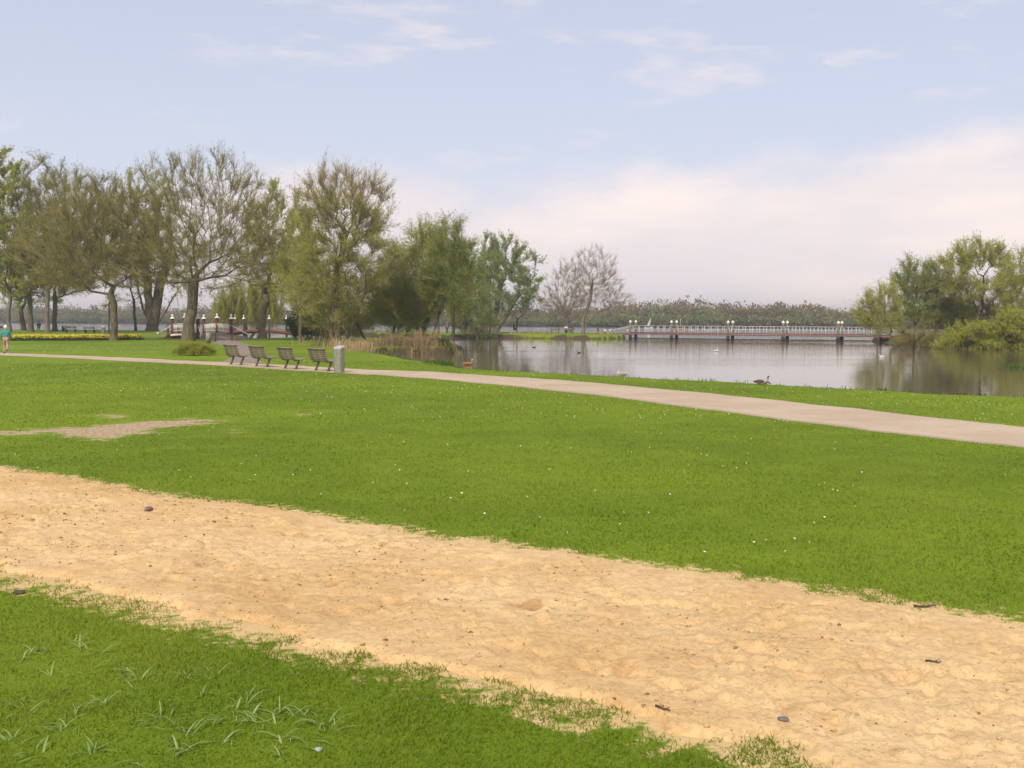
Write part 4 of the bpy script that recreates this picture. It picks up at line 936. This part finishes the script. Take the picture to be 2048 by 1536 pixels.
# ------------------------------------------------------------------ bridges
def unit(v): v = np.array(v, float); return v / np.linalg.norm(v)
def bridge_post(root, p, h, m='red', w=.32, cap=True, name='post'):
    b = MB(); b.box((0, 0, h / 2), (w, w, h), taper=.85); b.box((0, 0, h - .04), (w * 1.05, w * 1.05, .08)); o = b.build(name, M[m], root, loc=p)
    if cap:
        b = MB(); b.lathe([(.02, 0), (w * .85, .02), (w * .9, .08), (w * .55, .2), (w * .25, .25), (w * .2, .3), (w * .42, .37), (w * .42, .45), (w * .2, .53), (.01, .55)], 12, (0, 0, h)); b.build('cap', M['white'], o, smooth=True)
    return o
def foot_bridge():
    A = np.array([-33.4, 111.8]); u = unit((-.55, .83)); v = unit((.83, .55)); Lb, W = 9.6, 3.6
    root = thing('footbridge', 'small arched footbridge with white lattice railings and dark red posts', 'bridge', (A[0], A[1], 0))
    at2 = lambda s, t, z: (u[0] * s + v[0] * t, u[1] * s + v[1] * t, z)
    arch = lambda s: .52 + .12 * math.sin(math.pi * np.clip(s / Lb, 0, 1))
    S = np.linspace(0, Lb, 13); b = MB()
    b.loft([[at2(s, 0, arch(s)), at2(s, W, arch(s)), at2(s, W, arch(s) - .12), at2(s, 0, arch(s) - .12)] for s in S]); b.build('deck', M['brick'], root)
    gz0 = -.12
    for nm, s0, s1 in (('ramp', 0, -5.2), ('ramp', Lb, Lb + 4.5)):
        b = MB(); fl = 1.1
        e = lambda s, t, z: at2(s, t, z)
        b.loft([[e(s0, 0, .52), e(s0, W, .52), e(s0, W, gz0), e(s0, 0, gz0)], [e((s0 + s1) / 2, -fl * .4, .32), e((s0 + s1) / 2, W + fl * .4, .32), e((s0 + s1) / 2, W + fl * .4, gz0), e((s0 + s1) / 2, -fl * .4, gz0)],
                [e(s1, -fl, .05), e(s1, W + fl, .05), e(s1, W + fl, gz0), e(s1, -fl, gz0)]]); b.build(nm, M['brick'], root)
    bal = None
    for t in (0.0, W):
        b = MB(); off = -.09 if t == 0 else .09
        b.loft([[at2(s, t + off, arch(s) + .02), at2(s, t + off * 2, arch(s) + .02), at2(s, t + off * 2, arch(s) - .32), at2(s, t + off, arch(s) - .32)] for s in S]); b.build('side_beam', M['red'], root)
        for zz, hh in ((.92, .07), (.18, .05)):
            b = MB(); b.loft([[at2(s, t - .04, arch(s) + zz), at2(s, t + .04, arch(s) + zz), at2(s, t + .04, arch(s) + zz + hh), at2(s, t - .04, arch(s) + zz + hh)] for s in S]); b.build('rail', M['white'], root)
        for s in np.arange(.35, Lb - .1, .5):
            if bal is None:
                b = MB()
                b.box((.09, 0, .55), (.055, .04, .82), Matrix.Rotation(R(17), 3, 'Y')); b.box((-.09, .03, .55), (.055, .04, .82), Matrix.Rotation(R(-17), 3, 'Y')); b.lathe([(.02, -.42), (.09, -.36), (.11, -.26), (.05, -.14)], 6, (0, -.22 , 0)); o = b.build('baluster', M['white'], root); bal = o.data
            else: o = bpy.data.objects.new('baluster', bal); COL.objects.link(o); o.parent = root
            o.location = at2(s, t, arch(s)); o.rotation_euler = (0, 0, math.atan2(u[1], u[0]) + (math.pi if t == 0 else 0))
        for s in (0.0, Lb / 2, Lb): bridge_post(root, at2(s, t, -.7), 2.65 + .7 + (.1 if s == Lb / 2 else 0) - .55)
        for s0, s1 in ((-.1, -3.6), (Lb + .1, Lb + 3.2)):
            fl = -.8 if t == 0 else .8
            b = MB(); b.tube([at2(s0, t, 1.42), at2((s0 + s1) / 2, t + fl * .5, .9), at2(s1, t + fl, .42)], .05, 6); b.build('hand_rail', M['white'], root)
            b = MB(); b.lathe([(.07, 0), (.07, .42), (.13, .47), (.13, .58), (.03, .66)], 8, at2(s1, t + fl, -.06)); b.build('end_post', M['white'], root, smooth=True)
    for t in (-.25, W + .25):
        b = MB(); b.loft([[at2(s, t - .06, z + .02), at2(s, t + .06, z + .02), at2(s, t + .06, z - .3), at2(s, t - .06, z - .3)] for s, z in ((Lb, .5), (Lb + 4.6, .1))]); b.build('ramp_beam', M['orange'], root)
foot_bridge()
def back_bridge():
    A = np.array([-38.0, 135.0]); B = np.array([-25.2, 127.6]); u = unit(B - A); v = np.array([-u[1], u[0]]); Lb = np.linalg.norm(B - A); W = 3.0
    root = thing('footbridge', 'second footbridge with reddish-brown beams, half hidden behind the willow trunks', 'bridge', (A[0], A[1], 0))
    at2 = lambda s, t, z: (u[0] * s + v[0] * t, u[1] * s + v[1] * t, z); arch = lambda s: .35 + .45 * math.sin(math.pi * np.clip(s / Lb, 0, 1)); S = np.linspace(0, Lb, 11)
    b = MB(); b.loft([[at2(s, 0, arch(s)), at2(s, W, arch(s)), at2(s, W, arch(s) - .12), at2(s, 0, arch(s) - .12)] for s in S]); b.build('deck', M['brick'], root)
    for t in (-.1, W):
        b = MB(); b.loft([[at2(s, t, arch(s) + .03), at2(s, t + .1, arch(s) + .03), at2(s, t + .1, arch(s) - .35), at2(s, t, arch(s) - .35)] for s in S]); b.build('side_beam', M['orange'], root)
        b = MB(); b.loft([[at2(s, t, arch(s) + .9), at2(s, t + .08, arch(s) + .9), at2(s, t + .08, arch(s) + .98), at2(s, t, arch(s) + .98)] for s in S]); b.build('rail', M['deck_dark'], root)
        for s in (.3, Lb * .33, Lb * .62, Lb - .3): bridge_post(root, at2(s, t, -1.0), 3.1, 'deck_dark', .22)
back_bridge()

def lake_bridge():
    px = [(1261, 677), (1343, 678.2), (1456, 679.8), (1566, 681.2), (1676, 682.6), (1755, 683.6)]
    P0 = at(*px[0], WATER_Z); P1 = at(*px[-1], WATER_Z); A = np.array(P0[:2]); B = np.array(P1[:2]); u = unit(B - A); v = np.array([-u[1], u[0]]); W = 1.7
    root = thing('lake_bridge', 'long low bridge on paired lamp posts across the mouth of the pond', 'bridge', (A[0], A[1], WATER_Z))
    at2 = lambda s, t, z: (u[0] * s + v[0] * t, u[1] * s + v[1] * t, z)
    ss = []
    for x, y in px:
        m = (x - CX) / F_PX; ss.append((m * A[1] - A[0]) / (u[0] - m * u[1]))
    Lb = ss[-1]; ZD = .95
    b = MB(); b.loft([[at2(s, -.05, ZD), at2(s, W + .05, ZD), at2(s, W + .05, ZD - .1), at2(s, -.05, ZD - .1)] for s in (0, Lb)]); b.build('deck', M['deck_dark'], root)
    for t in (-.12, W):
        b = MB(); b.loft([[at2(s, t, ZD - .09), at2(s, t + .1, ZD - .09), at2(s, t + .1, ZD - .32), at2(s, t, ZD - .32)] for s in (0, Lb)]); b.build('girder', M['pink'], root)
        for z, h in ((.95, .06), (.5, .05)):
            b = MB(); b.loft([[at2(s, t + .02, ZD + z), at2(s, t + .08, ZD + z), at2(s, t + .08, ZD + z + h), at2(s, t + .02, ZD + z + h)] for s in (0, Lb)]); b.build('rail', M['railgrey'], root)
        me = None
        for s in np.arange(.5, Lb, 1.02):
            if me is None:
                b = MB(); b.box((0, 0, .42), (.09, .09, 1.25)); b.box((0, 0, 1.08), (.14, .14, .06)); o = b.build('rail_post', M['railgrey'], root); me = o.data
            else: o = bpy.data.objects.new('rail_post', me); COL.objects.link(o); o.parent = root
            o.location = at2(s, t - .03 if t < 0 else t + .13, ZD - .14)
    for s in ss:
        for t in (-.2, W + .2):
            pst = MB(); pst.box((0, 0, 1.15), (.26, .26, 2.7), taper=.85); po = pst.build('lamp_post', M['post'], root, loc=at2(s, t, -.2))
            b = MB(); b.box((0, 0, .2), (.42, .42, 1.1)); b.build('pile', M['piledark'], po)
            b = MB(); b.lathe([(.05, 2.5), (.14, 2.53), (.2, 2.62), (.22, 2.72), (.17, 2.84), (.06, 2.92), (.02, 3.0)], 12); b.build('lamp_globe', M['white'], po, smooth=True)
    b = MB(); b.tube([at2(0, -.5, .1), at2(Lb, -.5, .1)], .07, 6); b.build('fender_beam', M['piledark'], root)
    for s0, s1 in ((0, -4.2), (Lb, Lb + 4.5)):
        b = MB(); b.loft([[at2(s, -.05, z), at2(s, W + .05, z), at2(s, W + .05, z - .12), at2(s, -.05, z - .12)] for s, z in ((s0, ZD), (s1, .62))]); b.build('ramp', M['deck_dark'], root)
        for t in (-.12, W):
            b = MB(); b.loft([[at2(s, t, z - .1), at2(s, t + .1, z - .1), at2(s, t + .1, z - .32), at2(s, t, z - .32)] for s, z in ((s0, ZD), (s1, .6))]); b.build('ramp_girder', M['pink'], root)
            b = MB(); b.tube([at2(s0, t + .05, ZD + .98), at2(s1, t + .05, 1.0)], .05, 6); b.build('hand_rail', M['railgrey'], root)
            b = MB(); b.lathe([(.08, .3), (.08, .98), (.2, 1.02), (.22, 1.16), (.15, 1.28), (.03, 1.34)], 10, at2(s1, t + .05, 0)); b.build('end_lamp', M['white'], root, smooth=True)
lake_bridge()

# ------------------------------------------------------------------ benches, bins, bollards at the lake
def plank_bench(label, p, rz, mat='wood', w=1.6):
    root = thing('plank_bench', label, 'bench', p, rz)
    for z in (.62, .78): b = MB(); b.box((0, -.22 - (z - .6) * .2, z), (w, .035, .13), Matrix.Rotation(R(-10), 3, 'X')); b.build('back_plank', M[mat], root)
    for y in (-.1, .08, .24): b = MB(); b.box((0, y, .44), (w, .15, .04)); b.build('seat_plank', M[mat], root)
    for s in (-w * .36, w * .36): b = MB(); b.box((s, .05, .21), (.07, .4, .42)); b.box((s, -.22, .45), (.06, .06, .9)); b.build('leg', M['deck_dark'], root)
    return root
def on_ground(px, py):
    g = gnd(px, py); return Vector((g.x, g.y, float(ground_z(np.array([g.x]), np.array([g.y]))[0])))
plank_bench('left of the two brown plank benches facing the lake', on_ground(142, 665), R(4))
plank_bench('right of the two brown plank benches facing the lake', on_ground(180, 666), R(-3))
plank_bench('dark plank bench at the left edge facing the lake', on_ground(3, 665), R(6), 'deck_dark')
litter_bin(on_ground(127, 663), 0, 'small dark litter bin left of the lakeside benches', .4, .8, 'deck_dark')
litter_bin(on_ground(207, 668), 0, 'grey litter bin right of the lakeside benches', .42, .95, 'post')
plank_bench('left, empty of the two benches on the island', on_ground(1110, 667), 0)
plank_bench('right of the two benches on the island, with people on it', on_ground(1139, 667), 0)
def bollard(label, p, h=1.0, mat='deck_dark', r=.07):
    root = thing('bollard', label, 'bollard', p)
    b = MB(); b.lathe([(r * 1.3, -.05), (r * 1.3, .08), (r, .1), (r, h * .86)], 8); b.build('shaft', M[mat], root, smooth=True)
    b = MB(); b.lathe([(r, h * .86), (r * 1.25, h * .88), (r * 1.2, h * .96), (r * .4, h)], 8); b.build('head', M[mat], root, smooth=True)
bollard('left of the two dark bollards before the footbridge ramp', on_ground(431, 683), .85)
bollard('right of the two dark bollards before the footbridge ramp', on_ground(464, 681), .85)
bollard('short dark post on the island near the bridge ramp', on_ground(1196, 668), .9, r=.12)
def cabinet():
    p = on_ground(417, 687); root = thing('utility_box', 'slim grey utility box standing before the footbridge', 'utility box', p, R(20))
    b = MB(); b.box((0, 0, .5), (.42, .32, 1.06)); b.build('housing', M['concrete'], root)
    b = MB(); b.box((0, 0, 1.06), (.48, .38, .07), taper=.8); b.build('roof', M['post'], root)
    b = MB(); b.box((0, -.165, .55), (.34, .02, .85)); b.build('door', M['concrete'], root)
cabinet()
def bicycle():
    p = on_ground(413, 683.5); root = thing('bicycle', 'dark bicycle parked behind the grey utility box', 'bicycle', p, R(15))
    for x in (-.52, .52):
        a = np.linspace(0, 2 * np.pi, 21); b = MB(); b.tube([(x + .33 * math.cos(t), 0, .34 + .33 * math.sin(t)) for t in a], .022, 6, cap=False); b.build('wheel', M['black'], root)
    J = {'bb': (-.08, 0, .3), 'seat': (-.22, 0, .82), 'head': (.36, 0, .82), 'rear': (-.52, 0, .34), 'front': (.52, 0, .34), 'bar': (.33, 0, 1.0)}
    b = MB()
    for a, c in (('bb', 'seat'), ('bb', 'head'), ('seat', 'head'), ('rear', 'bb'), ('rear', 'seat'), ('head', 'front'), ('head', 'bar')): b.tube([J[a], J[c]], .02, 6)
    b.build('frame', M['deck_dark'], root)
    b = MB(); b.tube([(.2, -.28, 1.0), (.33, -.2, 1.02), (.33, .2, 1.02), (.2, .28, 1.0)], .014, 6); b.build('handlebar', M['black'], root)
    b = MB(); b.ball((-.24, 0, .88), (.13, .07, .035)); b.build('saddle', M['black'], root, smooth=True)
bicycle()

# ------------------------------------------------------------------ people
CLOTH = {}
def cloth(c):
    if c not in CLOTH: CLOTH[c] = mat_flat('cloth_%d' % len(CLOTH), c, .85, .12, 6)
    return CLOTH[c]
def skin_mesh(name, chains, mat, parent):
    """chains of (x,y,z,r) joined where points coincide; grown with the Skin modifier"""
    V, E, Rr = [], [], []; idx = {}
    for ch in chains:
        prev = None
        for x, y, z, r in ch:
            k = (round(x, 4), round(y, 4), round(z, 4))
            if k not in idx: idx[k] = len(V); V.append((x, y, z)); Rr.append(r)
            if prev is not None and prev != idx[k]: E.append((prev, idx[k]))
            prev = idx[k]
    me = bpy.data.meshes.new(name); me.from_pydata(V, E, []); me.materials.append(mat)
    o = bpy.data.objects.new(name, me); COL.objects.link(o); o.parent = parent
    o.modifiers.new('Skin', 'SKIN')
    if len(me.skin_vertices):
        for i, r in enumerate(Rr):
            d = me.skin_vertices[0].data[i]; d.radius = (r, r) if not isinstance(r, tuple) else r
            d.use_root = (i == 0)
    s = o.modifiers.new('Subdivision', 'SUBSURF'); s.levels = 1; s.render_levels = 2
    return o
def person(label, loc, rz, top, trousers, hair, pose='stand', scale=1.0, shoes=(.03, .02, .02), group=None):
    root = thing('person', label, 'person', loc, rz, group); root.scale = (scale,) * 3
    if pose == 'walk':
        hip = {-1: [(-.09, 0, .92), (-.10, .16, .50), (-.10, .10, .09)], 1: [(.09, 0, .92), (.10, -.02, .50), (.10, -.34, .26)]}
        toe = {-1: (-.11, .24, .04), 1: (.10, -.36, .12)}; arm = {-1: [(-.2, 0, 1.40), (-.26, -.10, 1.14), (-.24, .02, .90)], 1: [(.2, 0, 1.40), (.27, .06, 1.14), (.24, .22, .93)]}; lean = .05; zb = 0
    elif pose == 'sit':
        hip = {s: [(.09 * s, 0, .54), (.12 * s, .42, .52), (.12 * s, .40, .10)] for s in (-1, 1)}; toe = {s: (.12 * s, .55, .04) for s in (-1, 1)}
        arm = {s: [(.2 * s, -.05, 1.02), (.26 * s, .05, .78), (.15 * s, .28, .66)] for s in (-1, 1)}; lean = -.06; zb = -.38
    else:
        hip = {s: [(.09 * s, 0, .92), (.10 * s, .02, .50), (.10 * s, 0, .09)] for s in (-1, 1)}; toe = {s: (.11 * s, .13, .04) for s in (-1, 1)}
        arm = {s: [(.2 * s, 0, 1.40), (.26 * s, .02, 1.14), (.25 * s, .08, .88)] for s in (-1, 1)}; lean = 0; zb = 0
    q = lambda p, r, o=0: (p[0], p[1], p[2], r)
    pel = (0, 0, .97 + zb); ch = (0, lean * .7, 1.25 + zb); nk = (0, lean, 1.47 + zb); hd = (0, lean + .02, 1.62 + zb)
    # body: one continuous skin-coloured figure
    chains = [[q(pel, .13), q(ch, .14), q(nk, .055), q(hd, .095), (hd[0], hd[1] + .005, hd[2] + .09, .085)]]
    for s in (-1, 1):
        chains.append([q(pel, .13), q(hip[s][0], .085), q(hip[s][1], .055), q(hip[s][2], .04), q(toe[s], .035)])
        a = arm[s]; d = unit(np.array(a[2]) - np.array(a[1])); hnd = np.array(a[2]) + d * .08
        chains.append([q(ch, .14), q(a[0], .055), q(a[1], .042), q(a[2], .03), (*hnd, .036), (*(hnd + d * .07), .02)])
    skin_mesh('body', chains, M['skin'], root)
    jk = [[q(pel, .165), q(ch, .175), (nk[0], nk[1], nk[2] - .05, .085)]]
    for s in (-1, 1): a = arm[s]; jk.append([q(ch, .175), q(a[0], .085), q(a[1], .065), q(a[2], .05)])
    skin_mesh('jacket', jk, cloth(top), root)
    tr = [[(0, 0, .99 + zb, .145)] + [] ]
    tr = []
    for s in (-1, 1): h = hip[s]; tr.append([(0, 0, .97 + zb, .135), q(h[0], .11), q(h[1], .08), q(h[2], .065)])
    skin_mesh('trousers', tr, cloth(trousers), root)
    for s in (-1, 1):
        h = hip[s][2]; t = toe[s]; b = MB(); b.tube([(h[0], h[1] - .05, h[2] - .03), (h[0], h[1], h[2] - .02), t], [.045, .05, .035], 8); b.build('shoe', cloth(shoes), root, smooth=True)
    b = MB(); b.ball((hd[0], hd[1] - .015, hd[2] + .055), (.112, .122, .125)); b.build('hair', cloth(hair), root, smooth=True)
    b = MB(); b.ball((0, hd[1] + .115, hd[2] + .01), (.016, .03, .022), 6); b.build('nose', M['skin'], root, smooth=True)
    return root
person('walker in a teal jacket and beige trousers with white hair on the path', on_ground(12, 707.5), R(18), (.05, .27, .25), (.42, .30, .21), (.82, .80, .74), 'walk', .97)
person('walker in a cream jacket cut off by the left edge beside the teal jacket', on_ground(-13, 707), R(12), (.62, .52, .38), (.10, .08, .07), (.3, .2, .12), 'stand', .95)
person('person in dark blue sitting by the lake behind the left tree trunks', on_ground(78, 661), R(30), (.02, .02, .07), (.02, .02, .04), (.03, .02, .02), 'sit', 1.0)
person('person in a blue top at the left end of the footbridge', on_ground(336, 671), R(60), (.03, .11, .33), (.08, .08, .10), (.05, .03, .02), 'stand', .8)
person('person in black behind the white footbridge railing', on_ground(357, 667), R(-30), (.012, .012, .014), (.02, .02, .03), (.02, .015, .012), 'stand', .95)
for px, lab, tp, hr in ((1132, 'person in a white top at the left on the island bench', (.7, .62, .5), (.03, .02, .015)), (1142, 'person in dark clothes at the right on the island bench', (.05, .04, .06), (.05, .03, .02))):
    g = on_ground(px, 667); person(lab, Vector((g.x, g.y + .05, g.z)), 0, tp, (.05, .05, .08), hr, 'sit', 1.0)
person('dark-clothed person sitting under the small bare tree on the island', on_ground(1028, 664.5), R(-70), (.03, .03, .035), (.03, .03, .04), (.03, .02, .02), 'sit', 1.0)
person('person in a red top walking behind the trunk at the tip of the spit', on_ground(894, 667), R(20), (.30, .04, .03), (.05, .05, .07), (.6, .5, .4), 'stand', 1.0)

# ------------------------------------------------------------------ birds and boats
def bird(kind, label, loc, rz, body, head, breast, L=.6, neck='up', floating=False, cat='goose', group=None):
    root = thing(kind, label, cat, loc, rz, group); s = L / .6
    rings = []
    prof = [(-.32, .13, .02, .02), (-.24, .14, .055, .045), (-.12, .15, .105, .095), (.02, .145, .125, .115), (.14, .15, .115, .11), (.22, .165, .085, .085)]
    if neck == 'up': prof += [(.265, .22, .055, .05), (.275, .30, .038, .035), (.275, .38, .034, .03), (.285, .43, .042, .036), (.32, .445, .042, .032), (.355, .44, .026, .02)]
    elif neck == 'low': prof += [(.28, .17, .055, .05), (.34, .15, .038, .035), (.39, .12, .036, .032), (.43, .10, .045, .036), (.48, .085, .03, .022)]
    else: prof += [(.25, .22, .06, .055), (.235, .27, .055, .045), (.19, .285, .05, .04), (.14, .28, .03, .02)]
    a = np.linspace(0, 2 * np.pi, 12, endpoint=False); P = np.array(prof)
    T = np.gradient(P[:, :2], axis=0); T /= np.linalg.norm(T, axis=1)[:, None]
    for (x, z, w, h), (tx, tz) in zip(prof, T):
        rings.append(s * np.c_[x + h * np.sin(a) * -tz, w * np.cos(a), z + h * np.sin(a) * tx])
    b = MB(); b.loft(rings[:8]); b.build('body', cloth(breast), root, smooth=True)
    b = MB(); b.loft(rings[7:]); b.build('head', cloth(head), root, smooth=True)
    for sd_ in (-1, 1):
        wr = [s * np.c_[np.full(8, x), sd_ * (y0 + .022 * np.cos(np.linspace(0, 2 * np.pi, 8, endpoint=False))), z0 + h0 * np.sin(np.linspace(0, 2 * np.pi, 8, endpoint=False))] for x, y0, z0, h0 in ((.16, .10, .17, .03), (.05, .115, .185, .075), (-.1, .10, .19, .075), (-.24, .055, .18, .045), (-.36, .02, .17, .015))]
        b = MB(); b.loft(wr); b.build('wing', cloth(body), root, smooth=True)
    x, z = prof[-1][0], prof[-1][1]; dirx = -1 if neck == 'tuck' else 1
    b = MB(); b.tube([s * np.array((x - .01 * dirx, 0, z)), s * np.array((x + .06 * dirx, 0, z - .015))], [.018 * s, .008 * s], 6); b.build('beak', cloth((.45, .16, .05)), root)
    b = MB(); b.box(s * np.array((-.36, 0, .135)), s * np.array((.13, .09, .02))); b.build('tail', cloth((.7, .68, .62) if not floating else body), root)
    if not floating:
        for sd_ in (-1, 1): b = MB(); b.tube([s * np.array((0, .05 * sd_, .06)), s * np.array((.01, .05 * sd_, -.01)), s * np.array((.06, .05 * sd_, -.012))], .012 * s, 5); b.build('leg', cloth((.45, .16, .05)), root)
    return root
gr = (.10, .075, .055)
p = on_ground(1521, 770); bird('goose', 'brown goose feeding head-down on the near bank', p, R(-4), gr, (.02, .02, .02), (.40, .34, .26), .42, 'low')
p = on_ground(1527, 767.5); bird('goose', 'dark-necked goose upright behind the feeding goose', p, R(20), gr, (.06, .045, .035), (.28, .23, .18), .38, 'up')
p = on_ground(1244, 754); bird('goose', 'pale goose asleep with tucked head on the bank near a leafy tuft', p, R(150), (.42, .36, .29), (.62, .57, .48), (.60, .55, .46), .46, 'tuck')
wz = lambda px, py, dz=-.05: at(px, py, WATER_Z) + Vector((0, 0, dz))
bird('duck', 'orange-brown duck with cream head swimming close to the bank', wz(936, 730), R(10), (.42, .19, .06), (.72, .58, .40), (.45, .20, .06), .52, 'up', True, 'duck')
bird('gull', 'white gull floating in the middle of the pond', wz(1432, 703), R(30), (.78, .78, .76), (.85, .85, .83), (.85, .85, .82), .42, 'up', True, 'gull')
bird('gull', 'white gull floating on the pond in front of the right bank', wz(1764, 714), R(160), (.78, .78, .76), (.85, .85, .83), (.85, .85, .82), .36, 'up', True, 'gull')
bird('coot', 'small black coot further out on the pond below the island willow', wz(1068, 695), R(0), (.015,) * 3, (.02,) * 3, (.015,) * 3, .32, 'up', True, 'coot')
bird('coot', 'small black coot on the pond below the bare island trees', wz(1158, 706), R(180), (.015,) * 3, (.02,) * 3, (.015,) * 3, .28, 'up', True, 'coot')
def dinghy(label, px, d, h, hull, sail):
    root = thing('sailing_dinghy', label, 'boat', (px_at(px, d), d, WATER_Z), R(35))
    S = [(-1.6, .5, .42), (-.8, .66, .42), (.4, .62, .46), (1.2, .35, .52), (1.7, .04, .6)]
    b = MB(); b.loft([[(x, -w, z), (x, -w * .7, -.1), (x, w * .7, -.1), (x, w, z)] for x, w, z in S]); b.build('hull', cloth(hull), root)
    b = MB(); b.tube([(.4, 0, .3), (.4, 0, h)], .04, 6); b.build('mast', M['white'], root)
    if sail:
        b = MB(); b.loft([[(.36, .02, z), (.36 - w * .5, .06 + .08 * w, z), (.36 - w, .02, z), (.36 - w * .5, .03 + .08 * w, z)] for z, w in ((.9, 1.5), (h * .5, .95), (h * .97, .08))]); b.build('sail', M['white'], root, smooth=True)
    return root
dinghy('small boat with a white sail far out behind the lake bridge', 1298, 330, 3.4, (.5, .5, .48), True)
dinghy('small orange boat with a bare mast behind the lake bridge', 1358, 300, 3.2, (.55, .25, .08), False)

# ------------------------------------------------------------------ things lying on the sand
def sand_top(px, py):
    g = gnd(px, py); X, Y = np.array([g.x]), np.array([g.y]); s = sand_edge(X, Y)
    z = land_z(X, Y) + .03 * sstep(-.02, .08, s) + sand_z(X, Y, s) + (fbm(X * .5, Y * .5, 9, 2) - .5) * .05
    return Vector((g.x, g.y, float(z[0])))
def stick(label, px, py, ln, rz, r=.007, seed=0):
    rng = np.random.RandomState(seed); p = sand_top(px, py); root = thing('stick', label, 'stick', p + Vector((0, 0, r * .8)), rz)
    x = np.linspace(-.5, .5, 6) * ln; Pn = np.c_[x, rng.normal(0, ln * .02, 6), np.abs(rng.normal(0, .004, 6))]
    b = MB(); b.tube(Pn, np.linspace(r, r * .6, 6), 7); b.build('stem', M['stick'], root, smooth=True)
    b = MB(); b.tube([Pn[3], Pn[3] + np.array((.02, .018, .006))], [r * .5, r * .25], 5); b.build('snag', M['stick'], root)
stick('short dark stick at the far right edge of the sand', 1850, 1211, .135, R(8), .008, 1)
stick('thin dark twig lying in the middle of the sand at the right', 1866, 1338, .07, R(-25), .005, 2)
stick('dark twig lying beside the grass edge at the lower right of the sand', 1325, 1432, .08, R(-50), .005, 3)
def stone(label, px, py, r, mat, seed, lawn=False):
    rng = np.random.RandomState(seed); p = sand_top(px, py) if not lawn else on_ground(px, py); b = MB()
    a = np.linspace(0, 2 * np.pi, 10, endpoint=False); rings = []
    for t in np.linspace(-1.3, 1.3, 6): rings.append(np.c_[np.cos(a) * math.cos(t) * r * 1.3, np.sin(a) * math.cos(t) * r, np.full(10, math.sin(t) * r * .55)] * (1 + rng.normal(0, .08, (10, 1))))
    b.loft(rings); o = b.build('stone', M[mat], loc=p + Vector((0, 0, r * .3)), smooth=True); o.rotation_euler = (0, 0, rng.uniform(0, 3)); tag(o, label, 'stone')
stone('grey stone half sunk in the sand at the left, near the far grass edge', 297, 1026, .04, 'stone', 4)
stone('small dark grey stone at the lower right of the sand', 1566, 1456, .018, 'stone', 5)
stone('flat brown chip lying on the near lawn at the left edge', 38, 1189, .03, 'stick', 6, True)
stone('pale pebble on the near lawn at the bottom', 637, 1502, .014, 'lid', 7, True)

# ------------------------------------------------------------------ air
hz = NT('haze_air'); pv = hz.n('ShaderNodeVolumePrincipled'); hz.set(pv, 'Color', (.97, .955, .955)); hz.set(pv, 'Density', .0005); hz.set(pv, 'Anisotropy', .2); hz.L.new(pv.outputs[0], hz.out.inputs['Volume'])
b = MB(); b.box((0, 0, 16), (7000, 7000, 40)); o = b.build('haze', hz.m); tag(o, None, None, kind='stuff')
